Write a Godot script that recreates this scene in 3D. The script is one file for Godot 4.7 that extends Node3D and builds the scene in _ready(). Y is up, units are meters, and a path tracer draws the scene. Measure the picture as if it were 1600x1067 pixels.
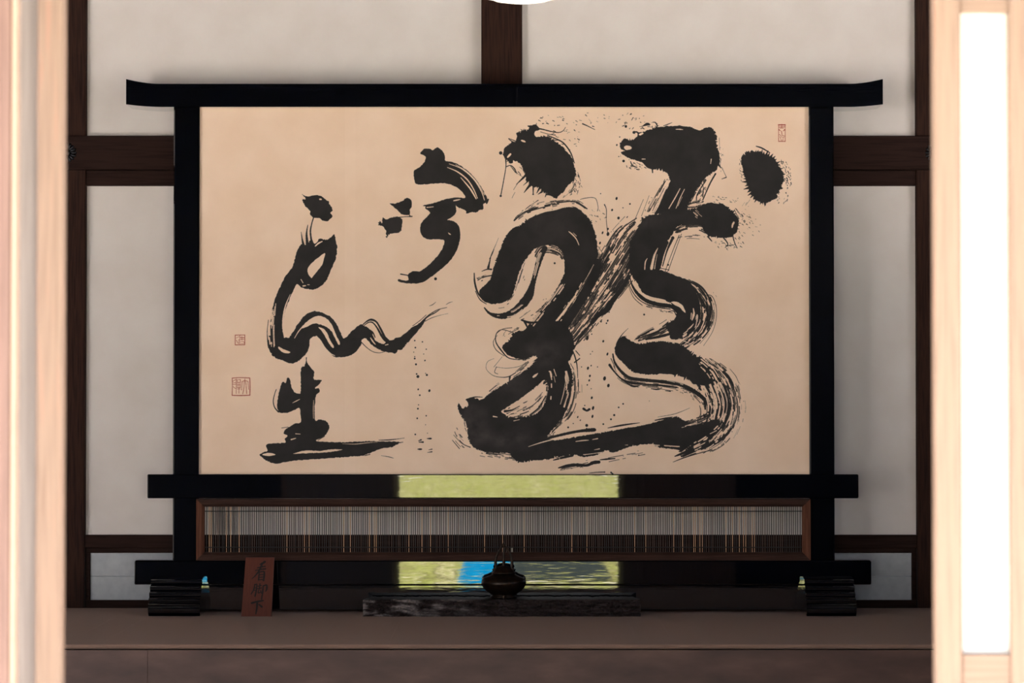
extends Node3D

# ---- camera numbers -------------------------------------------------------
const F := 4167.0                 # focal length in pixels of the 1600 x 1067 frame
const EYE := 0.984                # lens height above the carpet
const CAM_Z := 12.5               # the back wall stands at z = 0
const PITCH := 0.0207             # the lens looks up a little

var M := {}
var taken := {}

# ---- small helpers --------------------------------------------------------
func wy(py: float, z: float) -> float:                 # height of a photo row on the plane z
	return EYE + (CAM_Z - z) * tan(PITCH - atan((py - 533.5) / F))

func wx(px: float, py: float, z: float) -> float:      # x of a photo pixel on the plane z
	var depth := (CAM_Z - z) * cos(PITCH) + (wy(py, z) - EYE) * sin(PITCH)
	return (px - 800.0) / F * depth

func numbered(called: String) -> String:
	if not taken.has(called):
		taken[called] = 0
		return called
	taken[called] += 1
	return "%s_%03d" % [called, taken[called]]

func tag(o: Node, label: String, category := "", group := "", kind := "") -> Node:
	if label: o.set_meta("label", label)
	if category: o.set_meta("category", category)
	if group: o.set_meta("group", group)
	if kind: o.set_meta("kind", kind)
	return o

func base(called: String, at: Vector3, kind := "") -> Node3D:
	var o := Node3D.new()
	o.name = numbered(called)
	o.position = at
	add_child(o)
	if kind: o.set_meta("kind", kind)
	return o

func place_of(n: Node3D) -> Vector3:
	var p := Vector3.ZERO
	var k: Node = n
	while k != self and k is Node3D:
		p += (k as Node3D).position
		k = k.get_parent()
	return p

func begin() -> SurfaceTool:
	var st := SurfaceTool.new()
	st.begin(Mesh.PRIMITIVE_TRIANGLES)
	return st

# commit the collected shape (in scene coordinates) as one named mesh; its origin goes to «at» or stays at the parent
func obj(called: String, st: SurfaceTool, m: Material, parent: Node3D = null) -> MeshInstance3D:
	var o := MeshInstance3D.new()
	o.mesh = st.commit()
	o.material_override = m
	o.cast_shadow = GeometryInstance3D.SHADOW_CASTING_SETTING_ON
	if parent == null:
		o.name = numbered(called)
		add_child(o)
	else:
		o.name = called
		parent.add_child(o, true)
		o.position = -place_of(parent)
	return o

func struct(called: String, st: SurfaceTool, m: Material) -> MeshInstance3D:
	var o := obj(called, st, m)
	o.set_meta("kind", "structure")
	return o

func tri(st: SurfaceTool, a: Vector3, b: Vector3, c: Vector3, n: Vector3) -> void:
	st.set_normal(n)
	if (b - a).cross(c - a).dot(n) > 0.0:
		st.add_vertex(a); st.add_vertex(c); st.add_vertex(b)
	else:
		st.add_vertex(a); st.add_vertex(b); st.add_vertex(c)

func quad(st: SurfaceTool, a: Vector3, b: Vector3, c: Vector3, d: Vector3, out_from: Vector3) -> void:
	var n := (b - a).cross(c - a).normalized()
	if n.length() < 0.5: n = (c - a).cross(d - a).normalized()
	if n.dot((a + b + c + d) * 0.25 - out_from) < 0.0: n = -n
	tri(st, a, b, c, n)
	tri(st, a, c, d, n)

# box with chamfered edges
func cbox(st: SurfaceTool, c: Vector3, s: Vector3, bev := 0.003) -> void:
	var h := s * 0.5
	bev = minf(bev, minf(h.x, minf(h.y, h.z)) * 0.45)
	for ax in 3:
		for sg in [-1.0, 1.0]:
			var u := (ax + 1) % 3
			var v := (ax + 2) % 3
			var q := []
			for k in [[-1, -1], [1, -1], [1, 1], [-1, 1]]:
				var p := Vector3.ZERO
				p[ax] = sg * h[ax]
				p[u] = k[0] * (h[u] - bev)
				p[v] = k[1] * (h[v] - bev)
				q.append(c + p)
			quad(st, q[0], q[1], q[2], q[3], c)
	for ax in 3:
		var u := (ax + 1) % 3
		var v := (ax + 2) % 3
		for k in [[-1, -1], [1, -1], [1, 1], [-1, 1]]:
			var q := []
			for e in [[-1, 0], [1, 0], [1, 1], [-1, 1]]:
				var p := Vector3.ZERO
				p[ax] = e[0] * (h[ax] - bev)
				p[u] = k[0] * (h[u] - (bev if e[1] == 0 else 0.0))
				p[v] = k[1] * (h[v] - (0.0 if e[1] == 0 else bev))
				q.append(c + p)
			quad(st, q[0], q[1], q[2], q[3], c)
	for sx in [-1, 1]:
		for sy in [-1, 1]:
			for sz in [-1, 1]:
				var g := Vector3(sx, sy, sz)
				var pa := c + g * Vector3(h.x, h.y - bev, h.z - bev)
				var pb := c + g * Vector3(h.x - bev, h.y, h.z - bev)
				var pc := c + g * Vector3(h.x - bev, h.y - bev, h.z)
				tri(st, pa, pb, pc, g.normalized())

func box2(st: SurfaceTool, x0: float, x1: float, y0: float, y1: float, z0: float, z1: float, bev := 0.003) -> void:
	cbox(st, Vector3(x0 + x1, y0 + y1, z0 + z1) * 0.5, Vector3(absf(x1 - x0), absf(y1 - y0), absf(z1 - z0)), bev)

# outline in one plane, pushed along the third axis. «ax» 0: outline holds (z, y), pushed along x; 2: outline holds (x, y), pushed along z
func extrude(st: SurfaceTool, outline: PackedVector2Array, from: float, to: float, ax: int, smooth := 0.0) -> void:
	var n := outline.size()
	var area := 0.0
	for i in n:
		area += outline[i].cross(outline[(i + 1) % n])
	var side := 1.0 if area > 0.0 else -1.0
	var normals := PackedVector2Array()
	for i in n:
		var d := outline[(i + 1) % n] - outline[i]
		normals.append(Vector2(d.y, -d.x).normalized() * side)
	var put := func(p: Vector2, w: float) -> Vector3:
		return Vector3(w, p.y, p.x) if ax == 0 else Vector3(p.x, p.y, w)
	for i in n:
		var j := (i + 1) % n
		var na := normals[i]
		var nb := normals[i]
		if smooth > 0.0:
			var before := normals[(i + n - 1) % n]
			var after := normals[j]
			if before.dot(normals[i]) > smooth: na = (before + normals[i]).normalized()
			if after.dot(normals[i]) > smooth: nb = (after + normals[i]).normalized()
		var a: Vector3 = put.call(outline[i], from)
		var b: Vector3 = put.call(outline[j], from)
		var c: Vector3 = put.call(outline[j], to)
		var d: Vector3 = put.call(outline[i], to)
		var n3a: Vector3 = put.call(na, 0.0)
		var n3b: Vector3 = put.call(nb, 0.0)
		var flip := (b - a).cross(c - a).dot(n3a) > 0.0
		var order := [[a, n3a], [c, n3b], [b, n3b], [a, n3a], [d, n3a], [c, n3b]] if flip else [[a, n3a], [b, n3b], [c, n3b], [a, n3a], [c, n3b], [d, n3a]]
		for e in order:
			st.set_normal(e[1])
			st.add_vertex(e[0])
	var idx := Geometry2D.triangulate_polygon(outline)
	for w in [from, to]:
		var nn := Vector3.ZERO
		nn[ax] = signf(w - (from + to) * 0.5)
		for k in range(0, idx.size(), 3):
			tri(st, put.call(outline[idx[k]], w), put.call(outline[idx[k + 1]], w), put.call(outline[idx[k + 2]], w), nn)

# profile of (radius, height) turned about the upright axis at c
func lathe(st: SurfaceTool, prof: PackedVector2Array, c: Vector3, seg := 48, squash := 1.0) -> void:
	var ns := PackedVector2Array()
	for i in prof.size():
		var d := prof[mini(i + 1, prof.size() - 1)] - prof[maxi(i - 1, 0)]
		ns.append(Vector2(d.y, -d.x).normalized())
	for i in prof.size() - 1:
		for k in seg:
			var pts := []
			for e in [[i, k], [i + 1, k], [i + 1, k + 1], [i, k + 1]]:
				var a: float = TAU * e[1] / seg
				var r: float = prof[e[0]].x
				var nn: Vector2 = ns[e[0]]
				pts.append([c + Vector3(r * cos(a), prof[e[0]].y, r * sin(a) * squash), Vector3(nn.x * cos(a), nn.y, nn.x * sin(a)).normalized()])
			for t in [[0, 1, 2], [0, 2, 3]]:
				var a3: Vector3 = pts[t[0]][0]
				var flip: bool = (pts[t[1]][0] - a3).cross(pts[t[2]][0] - a3).dot(pts[t[0]][1] + pts[t[1]][1] + pts[t[2]][1]) > 0.0
				for e in ([t[0], t[2], t[1]] if flip else t):
					st.set_normal(pts[e][1])
					st.add_vertex(pts[e][0])

func tube(st: SurfaceTool, path: PackedVector3Array, r0: float, r1: float, seg := 10) -> void:
	var n := path.size()
	var up := Vector3(0.31, 0.2, 0.93).normalized()
	var rings := []
	for i in n:
		var d := (path[mini(i + 1, n - 1)] - path[maxi(i - 1, 0)]).normalized()
		var u := d.cross(up).normalized()
		var v := d.cross(u).normalized()
		var r := lerpf(r0, r1, i / float(n - 1))
		var ring := []
		for k in seg:
			var a := TAU * k / seg
			var o := u * cos(a) + v * sin(a)
			ring.append([path[i] + o * r, o])
		rings.append(ring)
	for i in n - 1:
		for k in seg:
			var q := [rings[i][k], rings[i + 1][k], rings[i + 1][(k + 1) % seg], rings[i][(k + 1) % seg]]
			for t in [[0, 1, 2], [0, 2, 3]]:
				var a3: Vector3 = q[t[0]][0]
				var flip: bool = (q[t[1]][0] - a3).cross(q[t[2]][0] - a3).dot(q[t[0]][1]) > 0.0
				for e in ([t[0], t[2], t[1]] if flip else t):
					st.set_normal(q[e][1])
					st.add_vertex(q[e][0])
	for e in [0, n - 1]:
		var dn := (path[e] - path[1 if e == 0 else n - 2]).normalized()
		for k in seg:
			tri(st, path[e], rings[e][k][0], rings[e][(k + 1) % seg][0], dn)

# ---- materials ------------------------------------------------------------
func noise_tex(freq: float, seed_: int, stops: Array, oct := 4, size := 512) -> NoiseTexture2D:
	var n := FastNoiseLite.new()
	n.seed = seed_
	n.noise_type = FastNoiseLite.TYPE_SIMPLEX_SMOOTH
	n.frequency = freq
	n.fractal_octaves = oct
	var g := Gradient.new()
	g.offsets = PackedFloat32Array(range(stops.size()).map(func(i): return i / float(stops.size() - 1)))
	g.colors = PackedColorArray(stops)
	var t := NoiseTexture2D.new()
	t.width = size
	t.height = size
	t.seamless = true
	t.normalize = true
	t.noise = n
	t.color_ramp = g
	return t

func mat(c: Color, rough := 0.6) -> StandardMaterial3D:
	var m := StandardMaterial3D.new()
	m.albedo_color = c
	m.roughness = rough
	return m

func grained(stops: Array, scale: Vector3, rough: float, seed_: int, relief := 0.0, freq := 0.012) -> StandardMaterial3D:
	var m := mat(Color.WHITE, rough)
	m.albedo_texture = noise_tex(freq, seed_, stops, 5)
	m.uv1_triplanar = true
	m.uv1_world_triplanar = true
	m.uv1_scale = scale
	if relief > 0.0:
		m.heightmap_enabled = true
		m.heightmap_texture = noise_tex(freq * 2.0, seed_ + 7, [Color.BLACK, Color.WHITE], 4)
		m.heightmap_scale = relief
	return m

func make_materials() -> void:
	var d0 := Color8(46, 31, 27)
	var d1 := Color8(36, 23, 20)
	var d2 := Color8(58, 38, 31)
	M.post = grained([d1, d0, d2, d0, d1], Vector3(7.0, 0.35, 7.0), 0.5, 11)
	M.beam = grained([d1, d0, d0, d1, d2], Vector3(0.35, 8.0, 8.0), 0.5, 12)
	for k in ["post", "beam"]:
		M[k].metallic_specular = 0.2
		M[k].roughness = 0.8
	M.plaster = grained([Color8(226, 215, 208), Color8(231, 221, 215), Color8(235, 226, 220)], Vector3(0.5, 0.5, 0.5), 0.95, 21, 0.02)
	M.panel_paper = grained([Color8(178, 181, 186), Color8(186, 189, 193), Color8(193, 196, 199)], Vector3(3, 3, 3), 0.9, 22)
	var l := mat(Color8(3, 5, 12), 0.025)
	l.metallic_specular = 1.0
	l.clearcoat_enabled = true
	l.clearcoat = 1.0
	l.clearcoat_roughness = 0.012
	l.heightmap_enabled = true
	l.heightmap_texture = noise_tex(0.01, 31, [Color.BLACK, Color.WHITE], 3)
	l.heightmap_scale = 0.0055
	l.uv1_triplanar = true
	l.uv1_scale = Vector3(0.9, 9.0, 3.0)
	M.lacquer = l
	M.lattice = grained([Color8(46, 31, 26), Color8(58, 40, 34), Color8(68, 47, 40)], Vector3(0.8, 14.0, 14.0), 0.55, 41)
	M.lattice_upright = grained([Color8(78, 47, 36), Color8(96, 60, 46), Color8(108, 70, 54)], Vector3(14.0, 0.8, 14.0), 0.5, 42)
	M.sign_wood = mat(Color8(78, 40, 28), 0.6)
	for k in ["lattice", "lattice_upright"]:
		M[k].metallic_specular = 0.2
		M[k].roughness = 0.75
	M.bar_dark = mat(Color8(38, 27, 25), 0.45)
	M.bar_mid = mat(Color8(78, 55, 46), 0.45)
	M.bar_pale = mat(Color8(206, 160, 124), 0.45)
	M.wire = mat(Color8(26, 19, 18), 0.6)
	M.bronze = grained([Color8(22, 16, 12), Color8(34, 24, 17), Color8(74, 46, 26)], Vector3(9, 9, 9), 0.34, 51)
	M.bronze.metallic = 0.7
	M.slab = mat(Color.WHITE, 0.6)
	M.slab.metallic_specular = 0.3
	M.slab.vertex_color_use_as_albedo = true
	M.slab.heightmap_enabled = true
	M.slab.heightmap_texture = noise_tex(0.02, 62, [Color.BLACK, Color.WHITE], 5)
	M.slab.heightmap_scale = 0.3
	M.slab.uv1_triplanar = true
	M.slab.uv1_world_triplanar = true
	M.slab.uv1_scale = Vector3(2.2, 8.0, 4.0)
	M.slab_top = grained([Color8(14, 11, 11), Color8(24, 18, 18)], Vector3(1.2, 8.0, 8.0), 0.5, 62, 0.03)
	M.carpet = grained([Color8(144, 113, 97), Color8(156, 123, 106), Color8(167, 134, 116)], Vector3(7, 7, 7), 1.0, 71, 0.25, 0.06)
	M.carpet.rim_enabled = true
	M.carpet.rim = 0.35
	M.step = grained([Color8(74, 51, 44), Color8(90, 63, 54), Color8(108, 78, 67)], Vector3(0.5, 1.4, 1.4), 0.5, 81, 0.0, 0.012)
	M.dark_wood = grained([Color8(14, 11, 11), Color8(19, 15, 14), Color8(24, 19, 17)], Vector3(1.2, 1.2, 1.2), 0.6, 91)
	M.door_wood = grained([Color8(106, 84, 70), Color8(116, 94, 80), Color8(124, 102, 87), Color8(134, 96, 80)], Vector3(16.0, 0.5, 16.0), 0.6, 101)
	M.door_rail = grained([Color8(106, 84, 70), Color8(116, 94, 80), Color8(124, 102, 87)], Vector3(0.6, 16.0, 16.0), 0.6, 102)
	M.old_wood = grained([Color8(92, 68, 61), Color8(106, 80, 72), Color8(116, 90, 81)], Vector3(10.0, 0.4, 10.0), 0.7, 103, 0.1)
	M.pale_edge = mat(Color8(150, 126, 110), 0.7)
	M.grey_wood = grained([Color8(104, 94, 89), Color8(113, 103, 98), Color8(121, 111, 106)], Vector3(12.0, 0.4, 12.0), 0.75, 104)
	var p := mat(Color8(250, 248, 242), 0.8)
	p.backlight_enabled = true
	p.backlight = Color(1.0, 1.0, 0.98)
	M.door_paper = p
	M.gravel = grained([Color8(212, 208, 203), Color8(226, 222, 217), Color8(234, 231, 227)], Vector3(0.6, 0.6, 0.6), 0.95, 111)
	M.earth = grained([Color8(98, 88, 78), Color8(108, 98, 88), Color8(116, 106, 96)], Vector3(0.6, 0.6, 0.6), 0.95, 116)
	M.bounce_slab = grained([Color8(230, 222, 212), Color8(238, 230, 220), Color8(242, 236, 228)], Vector3(0.8, 0.8, 0.8), 0.9, 117)
	M.hall_floor = grained([Color8(40, 38, 37), Color8(50, 47, 45)], Vector3(0.8, 0.8, 0.8), 0.6, 112)
	M.moss = grained([Color8(123, 124, 66), Color8(154, 156, 96), Color8(74, 68, 44), Color8(164, 164, 101), Color8(107, 113, 57), Color8(195, 188, 145), Color8(67, 64, 39), Color8(154, 156, 92), Color8(123, 132, 63), Color8(86, 79, 52), Color8(177, 173, 118), Color8(131, 136, 70), Color8(94, 89, 59), Color8(154, 156, 96)], Vector3(0.22, 0.22, 0.06), 0.95, 113, 0.0, 0.012)
	M.blue = grained([Color8(0, 88, 128), Color8(4, 108, 148), Color8(30, 130, 166)], Vector3(1.2, 1.2, 0.5), 0.6, 114)
	M.stone = grained([Color8(34, 40, 38), Color8(46, 52, 50), Color8(60, 64, 60)], Vector3(1.0, 1.0, 1.0), 0.7, 115)
	for k in ["moss", "blue", "stone", "earth", "bounce_slab", "gravel"]:
		M[k].specular_mode = BaseMaterial3D.SPECULAR_DISABLED
	M.iron = mat(Color8(26, 26, 31), 0.28)
	M.iron.metallic = 0.6

# ---- ink ------------------------------------------------------------------
const TW := 2048
const TH := 1223
const PX0 := 308.0
const PY0 := 168.0
const PS := 2.138          # texture pixels to one pixel of the photograph
var ink := PackedFloat32Array()
var rough_noise := FastNoiseLite.new()
var bristle_noise := FastNoiseLite.new()
var ink_x := PX0
var ink_y := PY0
var ink_s := PS
var ink_w := TW
var ink_h := TH

func ink_open(w: int, h: int, x0: float, y0: float, s: float) -> void:
	ink_w = w; ink_h = h; ink_x = x0; ink_y = y0; ink_s = s
	ink = PackedFloat32Array()
	ink.resize(w * h)
	ink.fill(0.0)

func spline(pts: Array, width: int, closed: bool, step: float) -> Array:
	# Catmull-Rom through points of «width» numbers; returns arrays of the same width
	var n := pts.size() / width
	var out := []
	var get_at := func(i: int) -> PackedFloat32Array:
		i = posmod(i, n) if closed else clampi(i, 0, n - 1)
		var r := PackedFloat32Array()
		for k in width:
			r.append(pts[i * width + k])
		return r
	for i in (n if closed else n - 1):
		var a: PackedFloat32Array = get_at.call(i - 1)
		var b: PackedFloat32Array = get_at.call(i)
		var c: PackedFloat32Array = get_at.call(i + 1)
		var d: PackedFloat32Array = get_at.call(i + 2)
		var many := maxi(1, int(Vector2(b[0] - c[0], b[1] - c[1]).length() / step))
		for k in many:
			var t := k / float(many)
			var r := PackedFloat32Array()
			for e in width:
				r.append(cubic_interpolate(b[e], c[e], a[e], d[e], t))
			out.append(r)
	if not closed:
		out.append(get_at.call(n - 1))
	return out

func stamp(px: float, py: float, r: float, erase := false, strong := 1.0) -> void:
	var x := (px - ink_x) * ink_s
	var y := (py - ink_y) * ink_s
	var q := maxf(r * ink_s, 0.35)
	for j in range(maxi(0, int(y - q - 1.0)), mini(ink_h, int(y + q + 2.0))):
		for i in range(maxi(0, int(x - q - 1.0)), mini(ink_w, int(x + q + 2.0))):
			var cov := clampf(q + 0.5 - Vector2(i + 0.5 - x, j + 0.5 - y).length(), 0.0, 1.0) * strong
			if cov > 0.0:
				var at := j * ink_w + i
				ink[at] = minf(ink[at], 1.0 - cov) if erase else maxf(ink[at], cov)

func line(pts: Array, erase := false, strong := 1.0) -> void:      # x, y, width
	for p in spline(pts, 3, false, 0.45):
		var r: float = maxf(p[2], 0.25) * 0.5
		r *= 1.0 + 0.22 * rough_noise.get_noise_2d(p[0] * 6.0, p[1] * 6.0)
		stamp(p[0], p[1], r, erase, strong)

func cut_line(pts: Array) -> void:
	line(pts, true)

func blot(pts: Array, amp := 0.8, erase := false) -> void:          # closed outline, filled
	var path := spline(pts, 2, true, 0.8)
	var n := path.size()
	var v := PackedVector2Array()
	for i in n:
		var p := Vector2(path[i][0], path[i][1])
		var q := Vector2(path[(i + 1) % n][0], path[(i + 1) % n][1])
		var nn := (q - p).orthogonal().normalized()
		var fine := rough_noise.get_noise_2d(p.x * 9.0 + 300.0, p.y * 9.0)
		var where := clampf(0.5 + 2.2 * rough_noise.get_noise_2d(p.x * 0.5 + 90.0, p.y * 0.5), 0.15, 1.5)
		var k := 1.1 * rough_noise.get_noise_2d(p.x * 2.4, p.y * 2.4) + 0.9 * fine * where
		if amp > 0.9 and absf(fine) > 0.27: k += signf(fine) * 4.0 * where * (absf(fine) - 0.27)
		v.append((p + nn * k * amp - Vector2(ink_x, ink_y)) * ink_s)
	var rows := {}
	const SUB := 2
	for i in n:
		var a := v[i]
		var b := v[(i + 1) % n]
		if a.y > b.y:
			var t := a; a = b; b = t
		var r0 := ceili(a.y * SUB - 0.5)
		var r1 := ceili(b.y * SUB - 0.5)
		for r in range(r0, r1):
			var yy := (r + 0.5) / SUB
			var xx := a.x + (b.x - a.x) * (yy - a.y) / (b.y - a.y)
			if not rows.has(r): rows[r] = PackedFloat32Array()
			rows[r].append(xx)
	var cover := {}
	for r in rows:
		var j: int = floori(r / float(SUB))
		if j < 0 or j >= ink_h: continue
		var xs: PackedFloat32Array = rows[r]
		xs.sort()
		if not cover.has(j):
			var f := PackedFloat32Array(); f.resize(ink_w); cover[j] = f
		var c: PackedFloat32Array = cover[j]
		for k in range(0, xs.size() - 1, 2):
			var x0 := clampf(xs[k], 0.0, ink_w)
			var x1 := clampf(xs[k + 1], 0.0, ink_w)
			for i in range(int(x0), mini(ink_w, int(x1) + 1)):
				c[i] += maxf(0.0, minf(x1, i + 1.0) - maxf(x0, i)) / SUB
		cover[j] = c
	for j in cover:
		var c: PackedFloat32Array = cover[j]
		for i in ink_w:
			if c[i] > 0.0:
				var at: int = j * ink_w + i
				ink[at] = minf(ink[at], 1.0 - minf(c[i], 1.0)) if erase else maxf(ink[at], minf(c[i], 1.0))

func cut(pts: Array, amp := 0.6) -> void:
	blot(pts, amp, true)

# a dry brush drawn along a path of x, y, half width: hairs that carry ink here and there
func brush(pts: Array, dry := 0.5, edge := 0.4, seed_ := 1, hair := 0.55, erase := false) -> void:
	var path := spline(pts, 3, false, 1.1)
	var widest := 0.0
	for p in path: widest = maxf(widest, p[2])
	var hairs := maxi(3, int(widest * 2.0 / 0.95))
	var rng := RandomNumberGenerator.new()
	rng.seed = seed_ * 7919
	var n := path.size()
	for k in hairs:
		var u := -1.0 + 2.0 * (k + rng.randf()) / hairs
		var own := rng.randf_range(-0.25, 0.25)
		var thick := hair * rng.randf_range(0.7, 1.5)
		for i in n:
			var a: PackedFloat32Array = path[maxi(i - 1, 0)]
			var b: PackedFloat32Array = path[mini(i + 1, n - 1)]
			var nn := Vector2(b[1] - a[1], a[0] - b[0]).normalized()
			var t := i / float(maxi(n - 1, 1))
			var ends := maxf(0.0, 1.0 - minf(t, 1.0 - t) * 9.0)
			var v := bristle_noise.get_noise_2d(i * 0.9 + seed_ * 97.0, u * widest * 5.5 + seed_ * 31.0) + own
			if v > dry * 1.5 - 0.75 + edge * pow(absf(u), 3.0) + ends * 0.35:
				var w: Vector2 = Vector2(path[i][0], path[i][1]) + nn * u * path[i][2]
				stamp(w.x, w.y, thick, erase)

func drops(list: Array) -> void:                                     # x, y, radius, stretch
	for d in list:
		var tall: float = d[3] if d.size() > 3 else 1.0
		for k in 5:
			stamp(d[0] + 0.15 * (k - 2) * (tall - 1.0), d[1] - (k - 2) * 0.35 * d[2] * (tall - 1.0), d[2] * (1.0 - 0.12 * absf(k - 2) * minf(tall - 1.0, 1.0)))

func spray(x: float, y: float, rx: float, ry: float, many: int, seed_: int, size := 0.8, lean := 0.0) -> void:
	var rng := RandomNumberGenerator.new()
	rng.seed = seed_
	for k in many:
		var a := rng.randf() * TAU
		var r := sqrt(rng.randf())
		var p := Vector2(x + cos(a) * r * rx, y + sin(a) * r * ry)
		var s := size * rng.randf_range(0.35, 1.25)
		var l := rng.randf_range(0.0, 3.5)
		var dirn := lean + rng.randf_range(-0.5, 0.5)
		line([p.x, p.y, s, p.x + cos(dirn) * l, p.y + sin(dirn) * l, s * 0.6])

func write_large_sheet() -> void:
	# small character at the upper left: a dot above a looped stroke that runs into a wave
	blot([471,303.5, 479,307.5, 490,305.5, 498,306, 504,308.5, 508,312, 513,315, 515,321, 519,328, 516,333, 519,338, 515,343, 511,346, 504,345, 497,341, 490,340.5, 484,335, 484,330, 477,323, 473,316, 472,311, 476,312, 476,308.5], 0.8)
	cut([498,311, 501,310.5, 502.5,312.5, 499,313], 0.2)
	line([489.5,340,1.8, 486.5,350,1.6, 484.5,362,2.2, 486,376,2.6])
	line([470,363,0.6, 472,376,2.4, 475,388,5])
	line([480.3,352,0.8, 478.5,366,2.6, 480,384,5])
	blot([470,382, 475,384, 481,380, 486,374, 490,380, 494,380, 499,373, 510,375, 517,371, 522,366, 524,376, 526,384, 526,395, 523,408, 517,421, 511,435, 504,445, 494,451, 482,452, 470,449, 464,444, 459,452, 452,467, 446,483, 442,500, 441,516, 444,528, 436,560, 424,552, 419,543, 418,528, 420,510, 423,496, 426,480, 430,465, 436,451, 445,433, 456,418, 460,405, 464,392], 0.9)
	cut([507,396, 505.5,405, 503,414, 496,423, 488,433, 485.5,434, 481,428, 480.5,420, 485,413, 495,404], 0.4)
	cut_line([492,385,1.4, 497,380.5,2.4, 503,377.5,1.6])
	cut_line([470,437,1.4, 473,442,1.2]); cut_line([473,447,2.2, 477,446.5,2]); cut_line([480,445,1.2, 483,445,1.2])
	blot([444,528, 450,528, 458,518, 466,505, 475,494, 484,488, 494,486.5, 505,489, 516,495, 524,504, 530,515, 535,527, 539,528, 548,519, 555,513, 563,507, 571,510, 580,516, 582,524, 586,531, 593,536, 600,537, 606,532, 614,531, 618,528, 627,525.5, 636,518, 645,511, 654,506, 663.5,499, 664.5,501, 657,512, 647,524, 638,534, 632,541, 628,546, 622,546.5, 618,552, 610,550.5, 600,549, 590,545, 580,538, 572,529, 566,530, 563,540, 556,549, 545,556, 531,558, 522,557, 512,549, 506,541, 500,532, 493,526, 488,526, 484,531, 483,541, 479,551, 472,559, 462,566, 453,567, 442,563, 431,558, 424,552], 0.9)
	cut([470,512.5, 478,503.5, 488,496.5, 497,493.5, 508,496.5, 516,504, 521,513, 525,523, 531,536, 528.5,538, 523,528, 518,518, 510,511, 500,507, 490,505.5, 480,510.5, 473,512.5], 0.5)
	cut_line([460,528,1, 466,518,1.6, 472,511,1.8])
	cut([497,511, 505,513.5, 511,520, 515,530, 521.5,541, 519,543, 512,533.5, 507,524, 501,515.5], 0.4)
	cut_line([494,526,2.6, 500,532,2.6, 507,543,2.4, 516,552,1.8, 523,555.5,1])
	cut([435,541.5, 443,545.5, 453,549.5, 450,552, 442,550.5, 436,546], 0.4)
	brush([429,468,2, 424.5,490,5, 423,515,5, 425,544,4], 0.52, 0.0, 3, 0.7, true)
	cut_line([453,460,0.8, 446,477,1.8, 442.5,493,2.2, 441.5,510,2, 444,527,1.6])
	line([419,500,0.8, 417,520,1, 418.5,540,1.4])
	line([566,508,1.4, 573,502,2, 580,499.5,3.2, 588,503,2.6, 594,513,2.6, 600,525,3, 606,532,4])
	line([567,510,1, 575,504,1.4, 582,504,1.8, 589,512,2.4, 597,526,3.4, 604,534,3])
	line([590,504,0.8, 596,514,0.9, 602,526,1.2])
	line([564,534,1.4, 572,542,1, 582,549,0.9, 592,551,0.8, 601,549.5,0.6])
	cut_line([579,528,1.6, 583,534,2.4, 586.5,538,1]); cut_line([602,539,1.2, 606,538,1.8])
	line([575,515,2.6, 582,519,2, 586,527,1.4])
	line([656,506,2.2, 664,498,2, 672,491,1.5, 684,484,1, 698,480.5,0.7])
	line([660,502,1.6, 670,494,1.3, 680,488.5,1.6, 688,483,0.6])
	line([664,502,0.9, 675,496.5,0.8, 690,492,0.4, 700,490,0.3])
	line([645,509,0.8, 656,501,0.9, 666,492,0.7]); line([671,478,0.5, 676,476,0.9, 681,472,0.4]); line([697,476,0.4, 702,473,0.8, 707,471.5,0.3])
	drops([[648,532,1.1], [660,534,1.0], [649,543,1.2], [666,545.5,0.9], [646.5,550,0.7], [648,557,0.8], [648,560,1.3], [662,553,0.7], [664,563,1.0, 1.5], [650,569,1.5], [651,584,1.2], [653,588,2.2], [667,585.5,1.6], [665,583,0.7], [653.5,608,1.1, 1.5], [656,617,1.2], [671,610,1.6, 1.7], [654,632,0.8], [653,638,1.3], [666,649,1.0], [652,653,1.2], [665,663,0.6], [649,678,1.2], [668,676,0.6]])
	line([654,688,0.8, 658,686.5,2.2]); line([655,690,1.2, 661,690,2.4]); line([667,684.5,0.5, 672,684.5,2.4, 674,684.5,1.6]); line([653,701,1.2, 657,701,2.6, 659,701,1.4]); line([670,702,0.6, 675,701,1.6]); line([668,706,0.5, 675,705,1.6])

	# the short character below it: a stem with two bars
	blot([478.5,558, 480,567, 487,576, 491,581, 490.5,592, 502,594, 498,600, 492,606, 498,607, 499,612, 493,620, 492,654, 500,655, 510,658, 514,664, 513,672, 506,681, 494,688, 520,690, 545,690, 572,688.5, 600,689, 624,690, 614,697, 600,699, 585,704, 568,710.5, 540,713, 500,716, 460,718.5, 445,721, 430,723.5, 419,720, 410,714, 406,709.5, 412,706, 418,703, 416,694, 430,692, 446,690.5, 445,685, 449,680, 443,676, 448,669, 460,662, 470,659, 469.5,650, 468,637, 458,641, 447,644.5, 436,643, 433,632, 436,612, 441,597, 446,598, 449,590, 453,593, 455,604, 460,612, 468,615, 470,610, 470,577, 476,571], 0.8)
	cut([410,709, 420,706.5, 429,708.5, 430,710, 422,711.5, 413,711], 0.3)
	cut([458,708, 478,703, 500,703.5, 518,701, 535,701.5, 519,705, 500,706.5, 475,707.5], 0.5)
	cut_line([535,692.5,0.5, 555,693,1.2, 575,691,1, 590,690,0.5]); cut_line([462,677,1.4, 469,677.5,1]); cut_line([455,686,2, 462,684,1.4]); cut_line([457,629,0.8, 463,626,1.6, 468,623.5,1])
	line([431.5,608,1, 429,615,1.1, 426.8,626,1.4, 429,636,1.6, 435,643,2]); line([491.5,618,1, 490.5,636,1.4, 491,655,1.6]); cut_line([490,625,0.8, 489.4,640,1.0, 489.8,653,0.8])
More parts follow.
